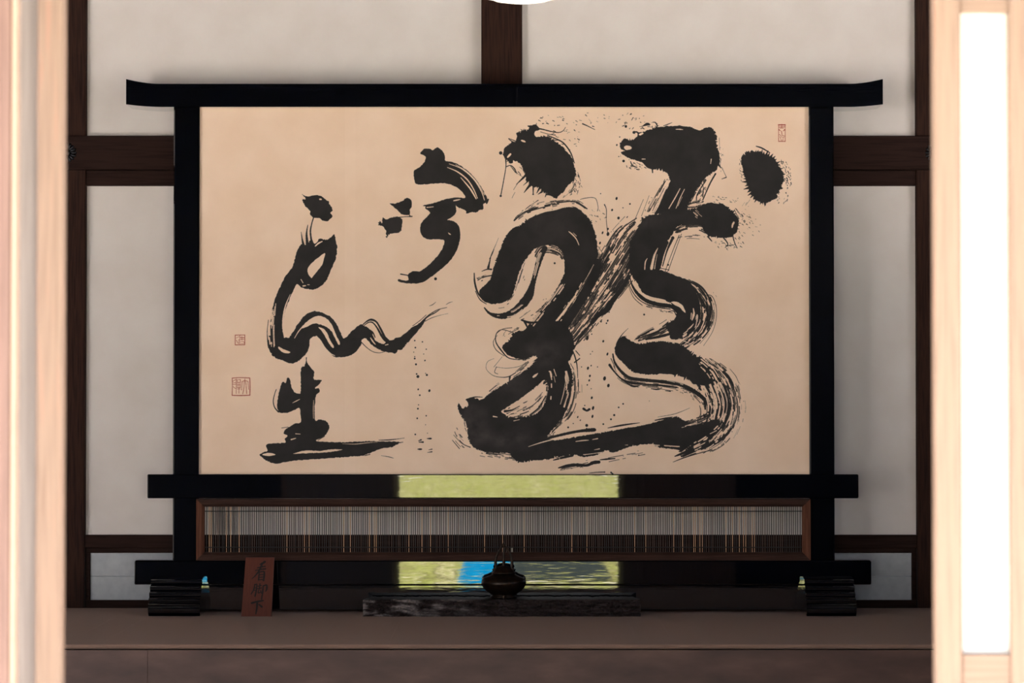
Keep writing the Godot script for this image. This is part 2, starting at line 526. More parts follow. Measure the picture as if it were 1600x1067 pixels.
	line([592,687,0.8, 608,686.5,1.6, 622,685,0.8, 632,683.5,0.5]); line([604,696,1.2, 618,692,2, 630,690,0.6]); line([570,711,1.0, 578,709,1.2]); line([596,711,0.4, 608,713,0.9, 615,715,0.4]); line([440,668,0.8, 450,666.5,0.8]); line([497,687,0.8, 507,681,1])

	# the second small character
	blot([608,318, 613,318.5, 619,318, 629,314, 635,309.5, 642,313, 643,322, 640,328, 640,335, 634,336, 627,335, 620,328, 613,322], 0.7)
	blot([593,346, 596.5,349, 598,340, 603,343, 612,340, 622,339.5, 627,342, 628,350, 627,359, 622,364, 612,365, 607,367, 604.5,372, 602.5,370, 603,362, 599,355, 595,352.5, 590.5,352], 1.0)
	line([623,340,1.6, 633,339,1, 643.5,338.5,1.8]); line([637,334,1.4, 641,338,1.2])
	blot([657,239.5, 662,233.5, 671,233, 676,235, 683,231, 690,235, 695,244, 696,252, 705,253, 718,258.5, 730,267, 742,279, 752,293, 759,306, 762.5,313, 760,317, 755,319, 755,327, 748,329, 746,332, 736,332, 729,334, 727,329, 714,323, 712,315, 720,311, 727,308.5, 722,300, 714,293.5, 703,288.5, 690,286.5, 668,288, 651,288, 647,280, 647,268, 655,262, 662,255, 665,247, 663,244, 657,241], 0.7)
	blot([661,321.5, 680,317, 695,312, 709,309.5, 722,309.5, 716,316, 712,320, 713,330, 708,338, 699,344, 709,346, 716,352, 719,362, 719,372, 715,388, 706,404, 695,416, 682,426.5, 668,436.5, 658,442, 640,443, 628,441.5, 622,439.5, 623,436.5, 632,438.5, 638,438, 638,433, 637,430, 645,424, 656,424, 668,416, 680,404, 690,391, 694.5,378, 690,374.5, 680,374, 668,374, 660,369, 656.5,361, 658,350, 664,342, 672,334, 670,330, 664,326, 665,323], 0.6)
	line([626,428.5,2, 638,430.5,1.4]); cut_line([667,324.5,1.6, 677,323.5,1])
	cut_line([699,262,1, 715,269,2, 730,281,2, 740,296,1.8, 746,310,1.2]); cut_line([720,278,1, 733,293,2.2, 739,302,2.4, 744,311,1.6]); cut_line([702,256.5,1, 722,264.5,1.6, 740,280,2, 752,299,1.6, 757,313,1.2]); cut_line([712,257.5,0.8, 730,269,1.2, 746,286,1.2, 757,305,1])
	cut([700,363.5, 703,365, 704.5,367, 701.5,366.5], 0.2); cut_line([709,314,1.6, 714,313,2.2, 719,312,1])
	line([763,312,2.4, 760.5,318,2.4]); drops([[680.5,435.8,2.2]])

	# centre character, the dot on top
	blot([787,238, 790,230, 797,226.5, 800,221, 806,222, 808,215, 807,208, 814,207, 815,203, 823,204, 828,200.5, 825,197, 838,196, 843,203, 836,208, 838,214, 850,213, 861,216, 868,222, 878,228, 885,237, 892,243, 896,253, 898,262, 900.5,271, 898,278, 894,285, 886,292, 881,300, 874,306, 869,310, 861,306.5, 853,304, 846,298, 842,293, 833,292, 828,287, 822,283, 822,275, 818,266, 815,259, 808,252.5, 803,252, 799,256, 793,252, 788,247], 1.3)
	cut([793,244, 797,240, 799.5,241.5, 796,245.5, 793,247], 0.5); cut([814,219.5, 819,219.5, 821.5,222.5, 817,222.5], 0.4); cut([836,206, 845,204, 852,208, 846,211.5, 838,211], 0.9)
	line([840,201,2.4, 850,203,1.8, 862,206,1.4, 873,207.5,1.2, 880,205,1, 884,199.5,0.7]); line([856,212,1.4, 868,217,1.8, 879,222.5,2, 887,231,2, 893,241,1.8, 898,255,1.2]); line([845,206.5,0.8, 857,210,0.9, 868,211.5,1.2])
	line([800,221.5,1.6, 795,217,0.9, 806,221,1.4]); line([838,197,1.4, 838.5,193,0.7])
	line([790.5,250,2, 790.5,262,1.2, 787,283,1.3, 783,304,1.4]); drops([[782.5,306.5,1.7], [782.5,239.5,2.6], [833.3,304,1.2]])
	line([791,261,1.4, 798,259,1.2, 804,264,1.6, 808,272,0.8]); line([798,260,0.8, 806,270,1.4]); brush([799,254,2, 812,268,6, 820,276,3], 0.75, 0.0, 5, 0.45)
	line([822,274,3.6, 815,281,2.4, 807,288.5,0.6]); line([830,288,4.4, 824,295,2.6, 819,301.5,0.6]); line([833.5,290,2.4, 833.3,304,1.2]); line([847,300,3, 841,304,0.6]); line([854,304,2.4, 852,308.5,0.6]); line([826,283,2, 818,290,0.5]); line([843,295,3, 839,302,0.8])
	brush([812,284,8, 802,300,9, 796,314,6], 0.83, 0.2, 6, 0.3)
	brush([899,275,3, 897,288,5, 889,301,6, 880,309,4], 0.62, 0.1, 7, 0.45); brush([899,262,2, 904,275,3, 907,285,2], 0.62, 0.1, 8, 0.45)
	spray(880,215,28,22,44,301,1.2,0.3); spray(902,285,7,18,34,302,1.1,1.3); spray(925,188,32,12,18,303,1.2,0.3); spray(860,188,24,10,14,304,1.3,0.1); spray(990,190,26,14,22,305,1.2,2.6)
	line([911,194,2, 918,197,1.4, 930,203,0.7])

	# centre character, the arch
	blot([770,423, 776,405, 783,386, 790,370, 800,358, 812,353, 822,345, 835,337.5, 850,332, 866,328.5, 885,324.5, 899,324, 910,331, 921,342, 928,356, 932,375, 935,398, 936,418, 925,445, 912,470, 897,497, 885,518, 870,535, 845,542, 815,527, 830,503, 845,482, 860,465, 872,448, 881,430, 882.5,415, 881,400, 876,390, 866,384, 850,384, 836,389, 826,400, 818,411, 810,430, 804,452, 798,466, 785,473, 768,475, 755,469, 749,456, 757,446, 766,437], 1.0)
	line([852,388,7, 844,403,9, 838,424,7, 832,446,8, 826,463,13, 813,479,12, 798,490,10, 782,494,8, 766,490,4, 757,481,2])
	line([741,427,1.4, 742,442,2.6, 747,458,2.6, 757,470,2]); line([743,455,1, 750,468,1.4, 760,475,1]); brush([746,438,5, 756,432,8, 768,430,5], 0.62, 0.0, 9, 0.5)
	line([763,419,4, 765,410,2, 768,398,1, 775,382,0.5, 779,372,0.3]); line([753,424,0.7, 761,421,1.8, 768,421,2.4]); line([765,405,1, 769,397,1.4, 772,390,0.6])
	brush([838,402,5, 847,390,7, 861,387,9, 876,394,7, 881,404,3], 0.45, 0.0, 10, 0.55)
	brush([826,404,5, 818,424,6, 811,446,6, 803,465,5, 788,478,4, 765,480,3], 0.78, 0.1, 11, 0.45)
	brush([803,345,3, 820,331,5, 845,322,6, 875,316,5, 900,315,4, 918,326,3], 0.52, 0.1, 12, 0.6)
	brush([845,312,3, 830,322,5, 806,341,4], 0.6, 0.2, 13, 0.5)
	cut_line([838,336.5,0.8, 852,331,1.6, 868,328,1.6, 884,323.5,1.4, 896,324,0.8])
	cut_line([889,362,1.2, 895,367,2, 901,374,1.6, 905,383,1.2]); cut_line([896,364,0.8, 901,369,1.2])
	cut_line([928,414,1.0, 918,434,2.4, 906,454,3, 893,471,3.4, 880,489,3.2, 864,509,3.6]); cut_line([890,514,0.8, 884,520,1.4]); cut_line([861,519,1.6, 866,516,2.4])
	brush([882,440,5, 864,464,6, 846,486,6, 830,506,6], 0.55, 0.0, 14, 0.7, true); brush([912,440,4, 896,468,5, 874,500,5], 0.66, 0.0, 96, 0.6, true); brush([846,392,4, 838,416,4, 832,440,4], 0.6, 0.0, 97, 0.6, true); brush([818,478,4, 800,490,5, 775,492,4], 0.62, 0.0, 98, 0.6, true)
	brush([812,500,3, 835,488,8, 858,466,5], 0.74, 0.0, 15, 0.45); line([815,500,2.4, 828,504,3.4, 842,503,2.4]); line([820,502,4, 824,511,2])
	line([855,474,0.7, 863,465,0.7, 881,436,0.6])
	drops([[867,411.5,1.5]])

	# the long dry stroke that falls from the right character to the centre one
	brush([1012,345,16, 992,378,34, 965,420,33, 938,458,30, 908,500,26, 878,540,18], 0.5, 0.15, 21, 0.62)
	line([984,432,5, 969,455,6.5, 956,472,8, 948,484,9, 934,494,6, 922,508,3.6, 906,528,2.6, 897,545,1.6])
	line([939,405,2, 934,425,9, 921,450,10, 906,474,12, 893,493,12, 880,512,12])
	brush([945,400,10, 925,440,9, 905,470,6], 0.5, 0.0, 22, 0.55); brush([1000,372,6, 978,414,10, 955,455,9], 0.35, 0.0, 23, 0.6)
	brush([925,455,12, 905,490,12, 885,520,10], 0.42, 0.0, 24, 0.55)
	brush([983,340,6, 965,365,10, 945,392,10, 930,420,5], 0.68, 0.1, 25, 0.45)
	line([900,548,1.4, 906,555,1.2]); line([906,560,1.6, 898,566,2])

	# centre character, the crossing and the bowl
	blot([788,548, 785,541, 790,536, 796,531, 801,522, 811,517, 825,518, 842,513, 862,502, 880,505, 893,520, 897.5,540, 894,556, 888,569, 893,585, 893,600, 870,606, 842,574, 836,563, 838,556, 825,560, 810,560, 796,555], 1.4)
	cut([831,561, 836,557.5, 840,558.5, 835,562.5], 0.4)
	blot([842,560, 826,574, 811,585, 796,595, 781,604, 766,614, 752,624, 741,621, 729,623, 732,633, 722,637, 716,628, 717,642, 724,654, 730,667, 731,680, 736,694, 750,703, 772,707, 795,707, 800,713, 815,719, 838,712, 850,700, 870,690, 856,682, 868,666, 880,650, 889,629, 894,605, 894,580, 882,560, 862,552], 1.2)
	cut([851,593, 841,601, 826,613, 806,627, 791,637, 783.5,643, 800,652, 815,651, 835,647, 845,640, 853,626, 857,611, 856,600], 1.0)
	cut([833,587, 841,582.5, 838,587.5, 833,590], 0.4); cut([860,583, 863,584, 862.5,590, 860.5,589], 0.4)
	brush([788,645,6, 808,638,9, 830,628,9, 848,612,5], 0.78, 0.0, 31, 0.5); brush([858,600,4, 857,618,5, 848,638,6, 830,651,4], 0.5, 0.0, 32, 0.6)
	line([789,642,4, 800,640,2, 812,634,1]); brush([850,600,3, 860,594,5, 868,590,3], 0.45, 0.0, 33, 0.7)
	cut_line([884,595,0.6, 881,613,1.4, 876,631,1.0]); cut_line([771,650,2, 777,651,1.4]); cut_line([803,657,1.2, 812,655,0.8])
	brush([890,568,3, 897,590,7, 897,615,7, 890,640,7, 876,660,6, 860,676,6, 845,688,4], 0.55, 0.0, 34, 0.5)
	brush([895,562,1, 905,590,3, 906,620,3, 897,646,2], 0.72, 0.0, 35, 0.3)
	line([803,520,0.8, 785,515,1, 776,521,1.2, 775,534,1.6, 784,548,2, 795,559,1.4, 812,562,1]); line([777,524,0.6, 771,534,0.8, 775,546,1, 788,556,0.8]); line([800,512,1, 786,514,0.8, 777,520,0.8]); brush([788,528,4, 797,520,7, 812,513,5], 0.66, 0.0, 36, 0.45)
	line([772,560,0.3, 762,565,0.5, 760,576,0.5, 770,586,0.7, 783,589,0.9, 795,588,1.4, 806,582,1.2]); line([785,557,0.4, 772,573,0.6]); line([776,573,0.8, 773,581,0.9, 778,584,0.7]); line([775,573,0.5, 792,575,0.5, 812,572,0.6, 822,566,0.6])
	brush([800,590,3, 815,580,6, 830,568,6], 0.62, 0.0, 37, 0.45); brush([765,612,2, 778,602,3, 786,597,2], 0.5, 0.0, 38, 0.45); line([797,588,3.4, 796,595,1.4]); line([729,624,2.4, 742,620,1.8, 754,620,0.8])
	brush([707,660,3, 715,682,9, 735,700,9, 770,711,6, 810,717,3], 0.78, 0.2, 39, 0.4); line([707,687,0.8, 718,700,1.2]); line([709,679,0.6, 722,692,1, 735,698,1.4]); brush([760,707,3, 785,711,5, 805,714,3], 0.4, 0.0, 40, 0.5)
	line([894,545,1, 899,558,2, 902,572,1.4, 903,590,0.8])

	brush([792,650,5, 815,645,7, 838,634,8, 852,616,5], 0.66, 0.0, 91, 0.5); brush([862,575,5, 868,600,7, 866,625,6], 0.66, 0.0, 92, 0.7, true); brush([884,580,3, 888,605,4, 880,635,4], 0.6, 0.0, 93, 0.6, true)
	brush([722,640,6, 727,668,7, 745,700,7], 0.66, 0.0, 94, 0.5)
	brush([810,560,3, 826,558,4, 838,552,3], 0.5, 0.0, 95, 0.6)
	# the long stroke along the foot of the sheet
	blot([803,712, 830,697, 860,689, 900,682, 940,675, 980,668, 1010,663, 1040,654, 1060,651, 1068,656, 1090,662, 1105,659, 1118,653, 1126,665, 1112,684, 1090,693, 1066,702, 1046,700, 1028,698, 1018,692.5, 985,697, 960,706, 948,703, 935,709, 915,713, 895,710, 860,716, 830,719, 812,721], 1.2)
	line([826,695,1, 850,686,3, 880,678,4, 905,673,4, 926,671,5.5, 930,671,4]); cut_line([826,697,0.8, 850,689.5,1.8, 880,682.5,1.6, 920,676.5,1.6, 945,672.5,1])
	line([950,668,0.8, 965,665,2.4, 984,662,2, 1000,660,0.6]); cut_line([900,689,1, 911,687.5,2, 920,687,1]); cut_line([926,686,1, 934,684.5,1.8]); cut_line([929,702,0.8, 937,700.5,1.6]); cut_line([977,694.5,0.6, 981,694.5,1.2])
	line([873,730,1.6, 886,727,4.4, 900,725.5,5, 917,726,4, 927,722,5, 936,721,4.4]); line([938,717.5,1, 948,716.5,2.4, 961,715.5,1.6]); line([865,718,1.4, 880,714,3.4, 895,711,3])
	brush([868,735,2, 910,726,7, 960,715,7, 1010,706,5], 0.74, 0.1, 41, 0.45); line([921,738,0.6, 931,737,1.2, 944,736.5,1.4]); line([955,737,2, 958,740,2.2]); drops([[945,736.5,1.0]])

	# right character, head and stem
	blot([969,228, 971,222, 977,217, 985,220, 992,217, 997,213, 990,208, 992,205, 1000,207, 1006,206, 1015,203, 1025,199.5, 1040,198, 1060,197, 1080,199, 1092,203.5, 1097,204, 1103,200, 1112,200, 1118,205, 1121,215, 1121,226, 1124,236, 1126,248, 1124,258, 1120,266, 1112,272, 1104,278, 1096,288, 1088,300, 1081,312, 1076,322, 1072,332, 1045,334, 1024,334, 1030,320, 1038,304, 1046,288, 1046,275, 1038,268, 1025,266, 1013,263, 1005,255, 995,251, 983,247, 974,242, 972,238, 978,236, 972,234], 1.2)
	cut([975.5,230, 980,228, 987,229.5, 987,233, 981,235, 977,233.5], 0.5); cut([993,208.5, 996,208, 997,212, 994,212], 0.3); cut([999,210, 1005,207.5, 1006,209.5, 1001,212], 0.4); cut_line([1057,202.5,1, 1063,202.5,1.8, 1068,203,1]); cut_line([1112.5,249,1.4, 1111.5,256,1.2]); cut_line([1004,249,1.6, 1009,249,1.4])
	line([1038,197,1, 1045,194.5,1.2, 1051,192,0.5]); line([1006,197,1.4, 1012,194.5,4.4, 1016,195,2]); line([1021,191.5,1, 1025,192,1.6, 1028,197,2]); line([986,253,1.2, 989,259,2, 996,262,1.2]); line([1020,264,2.4, 1020.5,270,1.6]); line([1129,262,0.5, 1136,277,0.7]); line([1129,280,0.8, 1136,277.5,1.4]); line([1124,258,3, 1128,263,1.2]); line([1125,216,0.4, 1125.5,235,0.5]); line([1128,248,0.4, 1126,262,0.5])
	spray(1000,260,18,7,26,311,1.2,0.2); spray(1012,196,18,7,18,312,1.2,0.0); spray(978,240,8,20,10,313,1.0,1.5); spray(1128,245,4,24,10,314,0.7,1.5)
	drops([[978.7,198,1.9,1.2], [964.5,227,1.1,1.7], [969,214.5,0.9], [975,252,2.0], [967.5,245,0.8], [984.5,201.5,0.7], [964,310.5,1.6,2.0], [985,319,1.2,1.2], [974,325,0.8], [957,328.5,1.4,1.6], [967,341,1.9,1.3], [947.5,340,1.0], [942,364,1.2,2.4], [950.5,366,2.2,1.8], [938,380,1.3,2.2], [952,387,2.2,1.7], [939,303,0.8], [950.5,358,1.3,1.6]])
	brush([1044,280,4, 1032,305,6, 1016,335,7], 0.55, 0.0, 51, 0.5); brush([1106,282,12, 1092,302,13, 1078,325,10], 0.66, 0.0, 52, 0.5); line([1119,272,2.4, 1110,288,2, 1099,313,1.6]); line([1104,282,2, 1091,303,1.6, 1089,313,1.4]); line([1097,286,0.8, 1100,294,1, 1099,308,1.4])
	brush([1022,300,4, 1012,320,5, 1002,340,5], 0.78, 0.0, 53, 0.35); line([1006,312,0.5, 995,338,0.7, 990,350,0.7]); line([1015,306,0.4, 1003,338,0.6])
	cut_line([1047,283,3, 1040,296,2.6, 1029,322,2.2, 1023,333,1.2]); cut_line([1063.5,295,1.2, 1056,309,1.8, 1046,326,1.4]); cut_line([1070.5,296,1, 1064,309,1.4, 1057,326,1]); cut_line([1067,308,0.6, 1060,322,1])

	# right character, the arm and its knob
	blot([1103,319, 1112,316.5, 1122,317, 1132,320.5, 1142,327, 1150,335, 1155,343, 1155,352, 1152,362, 1146,369, 1135,372, 1120,371, 1108,368.5, 1101,361, 1096,353, 1085,351, 1070,352.5, 1058,355, 1052,365, 1042,380, 1036,395, 1030,424, 1005,427, 985,424, 984,405, 983,390, 986,375, 996,360, 1004,345, 1016,336, 1030,335, 1060,328, 1075,327, 1088,326, 1098,321], 1.3)
	cut([1144,352, 1147,346, 1149,347, 1147,353, 1145,357], 0.6); cut([1112,316, 1119,315, 1125,318.5, 1119,318.5], 0.4)
	brush([1055,362,3, 1075,355,6, 1095,354,7, 1110,362,7], 0.5, 0.0, 54, 0.6); brush([1058,373,2, 1080,369,4, 1105,372,3], 0.72, 0.0, 55, 0.4); brush([1075,322,4, 1090,320,6, 1102,317,4], 0.55, 0.0, 56, 0.55)
	brush([1086,330,6, 1092,336,6, 1097,340,5], 0.6, 0.0, 57, 0.6, true)
	brush([1150,325,3, 1160,338,6, 1166,350,4], 0.66, 0.0, 58, 0.45); line([1130,370,2, 1138,381,1.6, 1134,387,1]); line([1146,369,1.6, 1149,380,1.4, 1153,388,0.8]); line([1135,384,1, 1147,383,1.2]); line([1107,370,2.4, 1113,377,1.4]); spray(1160,345,14,24,40,321,1.1,0.7); spray(1140,378,24,12,34,322,1.0,0.6); spray(1128,312,28,6,22,323,0.9,0.4); spray(1180,355,14,14,8,324,0.7,0.6)
	line([1065.5,366,0.8, 1056,392,0.8, 1044.5,424,0.9]); line([1062,368,1.2, 1052,392,0.8, 1040,424,0.8]); line([1052,372,4.4, 1043,392,2.4, 1036,416,1.4]); line([1043,379,5, 1036,396,5, 1032,414,4]); drops([[1044.5,414,1.5]]); line([1027,418,1, 1046,422,1])
	cut_line([1028.5,388,1, 1023,400,3.2, 1018.5,420,4.4]); cut_line([1012,404,1, 1009,410,2, 1008,421,1.6]); cut_line([1027.5,398,0.8, 1025,410,1, 1023.5,420,1.4]); cut_line([1017,427,1.6, 1020,427,1.6]); cut_line([1002,433,1.2, 1003,434,1.2])

	# right character, first turn
	blot([985,423, 1000,424, 1030,422, 1044,426, 1060,432, 1075,438, 1085,450, 1092,465, 1095,478, 1095,495, 1090,510, 1080,521, 1070,528, 1050,530, 1046,520, 1040,508.5, 1048,503, 1056,497, 1057,487, 1052,477, 1040,470, 1018,465, 1004,456, 996,442, 988,432], 1.0)
	line([984,430,1.4, 988,445,2.6, 997,459,4.6, 1011,470,6, 1030,476,6.4, 1050,479,6, 1060,487,6]); cut_line([988,433,1.4, 994,447,3, 1004,459,3.4, 1018,465,2.8, 1037,469,2.4, 1041,470,0.8])
	line([981,432,0.7, 984,446,1, 994,463,1.3, 1008,474,1.2, 1028,480,1.6, 1048,483,1.2]); line([980,440,0.5, 990,464,0.8, 1004,477,1]); brush([1010,478,2, 1032,484,3, 1052,489,4], 0.6, 0.0, 59, 0.4); line([1045,487,1.2, 1053,486,1.4, 1057,492,1.6])
	cut([1049,472, 1058,471.5, 1066,476, 1071,484, 1072,489, 1069,487, 1062,480, 1054,476], 0.5); cut_line([1084,482,1.4, 1085,491,2.8, 1082,500,1.6]); cut_line([1085,505,1, 1080,511,2, 1075,515,1.2])
	brush([1072,440,5, 1090,455,12, 1101,478,14, 1100,502,14, 1087,523,12, 1066,540,8], 0.52, 0.1, 60, 0.8)
	brush([1086,448,5, 1104,468,8, 1110,490,8, 1105,512,8, 1090,533,6], 0.55, 0.0, 61, 0.5); line([1077,437,1.2, 1090,445,1, 1099,452,0.7]); line([1099,462,0.7, 1112,462,1, 1119,476,0.8, 1120,496,0.7, 1114,518,0.6, 1100,540,0.4]); line([1111,470,1.4, 1111,490,3, 1107,510,2]); line([1093,462,3, 1103,478,2, 1106,492,2.4])
	brush([1047,503,6, 1035,513,8, 1015,522,7, 995,531,4], 0.5, 0.0, 62, 0.6); line([1043,510,3, 1025,519,2.4, 1008,525,2, 992,531,0.8]); line([1046,522,4, 1030,526,4, 1010,530,2.6])
	spray(1116,476,4,22,10,331,0.6,1.5); line([979,525,0.6, 968,530,1.6, 964,538,2.4]); line([982,513,0.4, 973,522,1, 967,531,2])

	# right character, second turn
	blot([961,547, 963,538, 968,530, 975,525, 981,529, 988,533, 998,537, 1010,535, 1030,533.5, 1055,535, 1070,541, 1085,553, 1100,561, 1106,567, 1115,580, 1122,595, 1125,606, 1112,608, 1100,602, 1085,600, 1075,592, 1060,587, 1040,584, 1020,585, 1005,584, 990,581, 980,573, 972,565, 964,556], 1.2)
	line([958,553,2, 961,566,3, 971,580,4, 984,590,5, 1002,593,5, 1030,595.5,5, 1058,599,5.6, 1078,607,6, 1095,618,6, 1106,630,5, 1112,646,3.4]); line([953,570,4, 960,580,2.2, 972,592,2.6, 988,598,4, 1008,600,2.4, 1035,602,3, 1058,605,2.4]); line([964,584,0.8, 978,597,1.4, 990,603,3, 1000,602,1]); line([1018,607,1, 1026,608,2, 1032,608,0.6]); line([1040,610,0.8, 1048,611,1.6])
	brush([955,560,2, 968,584,6, 990,597,6, 1030,601,6, 1062,607,5], 0.62, 0.0, 63, 0.45); brush([1062,606,4, 1078,613,6, 1088,622,4], 0.6, 0.0, 64, 0.4); brush([1085,616,4, 1099,630,7, 1101,648,7, 1092,660,5], 0.56, 0.0, 65, 0.45)
	brush([1090,572,18, 1112,592,26, 1124,617,28, 1127,645,28, 1116,670,23, 1094,692,14, 1064,710,7], 0.53, 0.1, 66, 0.85)
	brush([1105,585,12, 1122,610,14, 1130,640,12, 1120,668,8], 0.5, 0.0, 67, 0.8); brush([1108,562,5, 1130,578,8, 1145,600,8, 1153,630,7, 1148,662,6, 1130,690,5, 1100,708,3], 0.6, 0.1, 68, 0.42)
	line([1131,581,4, 1138,588,4.6, 1145,600,3.4, 1147,608,1.4]); line([1110,562,1, 1125,571,1, 1134,580,1.4]); line([1141,576,0.5, 1150,587,0.8, 1155,598,0.5])
	line([1143,669,2.4, 1136,678,4, 1122,689,5, 1108,695,5.4, 1085,701,5.6, 1068,707,4.4, 1055,712,1.6]); line([1052,721,0.6, 1070,714,1.6, 1090,708,1.2, 1113,702,1.4]); line([1146,668,1.6, 1148,664,1]); cut_line([1066,667,1.4, 1080,663,2.6, 1096,660,1.4]); cut_line([1110,677,1.4, 1120,672,1.4])
	brush([1060,664,3, 1085,660,6, 1105,652,6, 1116,640,4], 0.5, 0.0, 69, 0.55); line([1024,656,1.4, 1040,653,2.4, 1051,651,1]); line([1028,651,0.4, 1055,646,0.8, 1078,637,0.3]); spray(1080,612,18,6,20,341,1.0,0.6)
	brush([1150,590,3, 1160,625,6, 1158,660,6, 1145,690,4], 0.74, 0.0, 70, 0.25)

	brush([1086,490,6, 1082,512,6, 1066,526,5], 0.62, 0.0, 81, 0.6, true)
	brush([1096,560,10, 1116,578,12, 1128,600,12], 0.6, 0.0, 82, 0.7, true); brush([1112,600,16, 1122,630,16, 1118,656,14], 0.56, 0.0, 83, 0.8, true)
	brush([1085,700,8, 1108,688,10, 1128,668,8], 0.6, 0.0, 84, 0.7, true); brush([1040,530,4, 1060,533,5, 1085,545,5], 0.6, 0.0, 85, 0.6, true); brush([1000,588,3, 1040,591,3, 1075,600,3], 0.5, 0.0, 86, 0.6, true)
	brush([1062,702,6, 1030,700,6, 1000,698,5], 0.62, 0.0, 87, 0.7, true); brush([960,706,4, 920,712,4, 870,716,4], 0.62, 0.0, 88, 0.6, true)
	# right character, the last dot
	blot([1160,245, 1165,240, 1175,236, 1185,237, 1195,240, 1205,245, 1213,252, 1222,265, 1226,275, 1225,285, 1222,295, 1217,302, 1214,310, 1205,315, 1195,318, 1187,316, 1179,309, 1172,298, 1168,285, 1163,270, 1160,258], 2.0)
	for k in 44:
		var a := 0.2 + k * 0.143
		var e := Vector2(1193 + cos(a) * 29, 277 + sin(a) * 39)
		line([e.x - cos(a) * 5, e.y - sin(a) * 5, 4.0, e.x + cos(a + 0.5) * (2.4 + 2.0 * sin(k * 2.7)), e.y + sin(a + 0.5) * (2.4 + 2.0 * sin(k * 2.7)), 0.7])
	line([1183,229,1.4, 1192,232,2.2, 1204,239,1.4]); spray(1232,280,6,26,44,351,1.1,1.3); spray(1224,254,6,10,14,352,1.0,1.2); spray(1158,265,3,20,14,353,0.9,1.2); spray(1222,312,10,6,12,354,1.0,2.0)
	brush([1180,300,10, 1166,318,11, 1154,334,8], 0.86, 0.1, 71, 0.28)

	# splashes between the two large characters
	drops([[918,528,2.1,2.3], [925,522,0.8,1.6], [926,509,0.8,1.8], [943,533,1.4,1.7], [950,501,1.2,1.9], [948,505,1.0,1.6], [949.5,553,1.3,2.4], [945,591,2.2,2.0], [951,602,2.0,1.7], [926,549,0.7], [923,553,0.7], [919,575,1.6,2.0], [924,571,0.9,1.6], [922,587,1.4,1.7], [921,594,1.2,1.9], [918,601,0.9,1.6], [924,607,0.7], [925,621,1.5,1.8], [927,637,1.7,2.4], [926,650,1.5,2.2], [917,664,2.2], [917,669,1.2], [967,636,1.2], [974,630.5,1.2], [960,648,1.6], [955,654.5,1.4], [943,662,1.3], [1007,491.5,1.4], [934,573,0.8], [909,573,0.8], [903,651,1.0,2.2], [907,656,0.8,2.0], [896,661,0.8], [888,667,1.4], [914,633,0.9], [1015,626,0.5], [906,612,0.7]])
	line([912,638,3.6, 917,641,3, 921,639,3.6]); spray(930,340,16,14,16,361,0.9,0.8); line([907,312,0.6, 915,310,0.9, 926,309,0.8, 932,312,0.8, 935,324,0.7, 934,330,0.9]); line([945,320,1.6, 948,328,1, 948,345,0.8, 950,365,1]); line([935,385,0.6, 947,404,0.6]); line([932,390,0.6, 941,412,0.6]); brush([950,395,3, 944,410,6, 935,425,6], 0.74, 0.0, 72, 0.35)

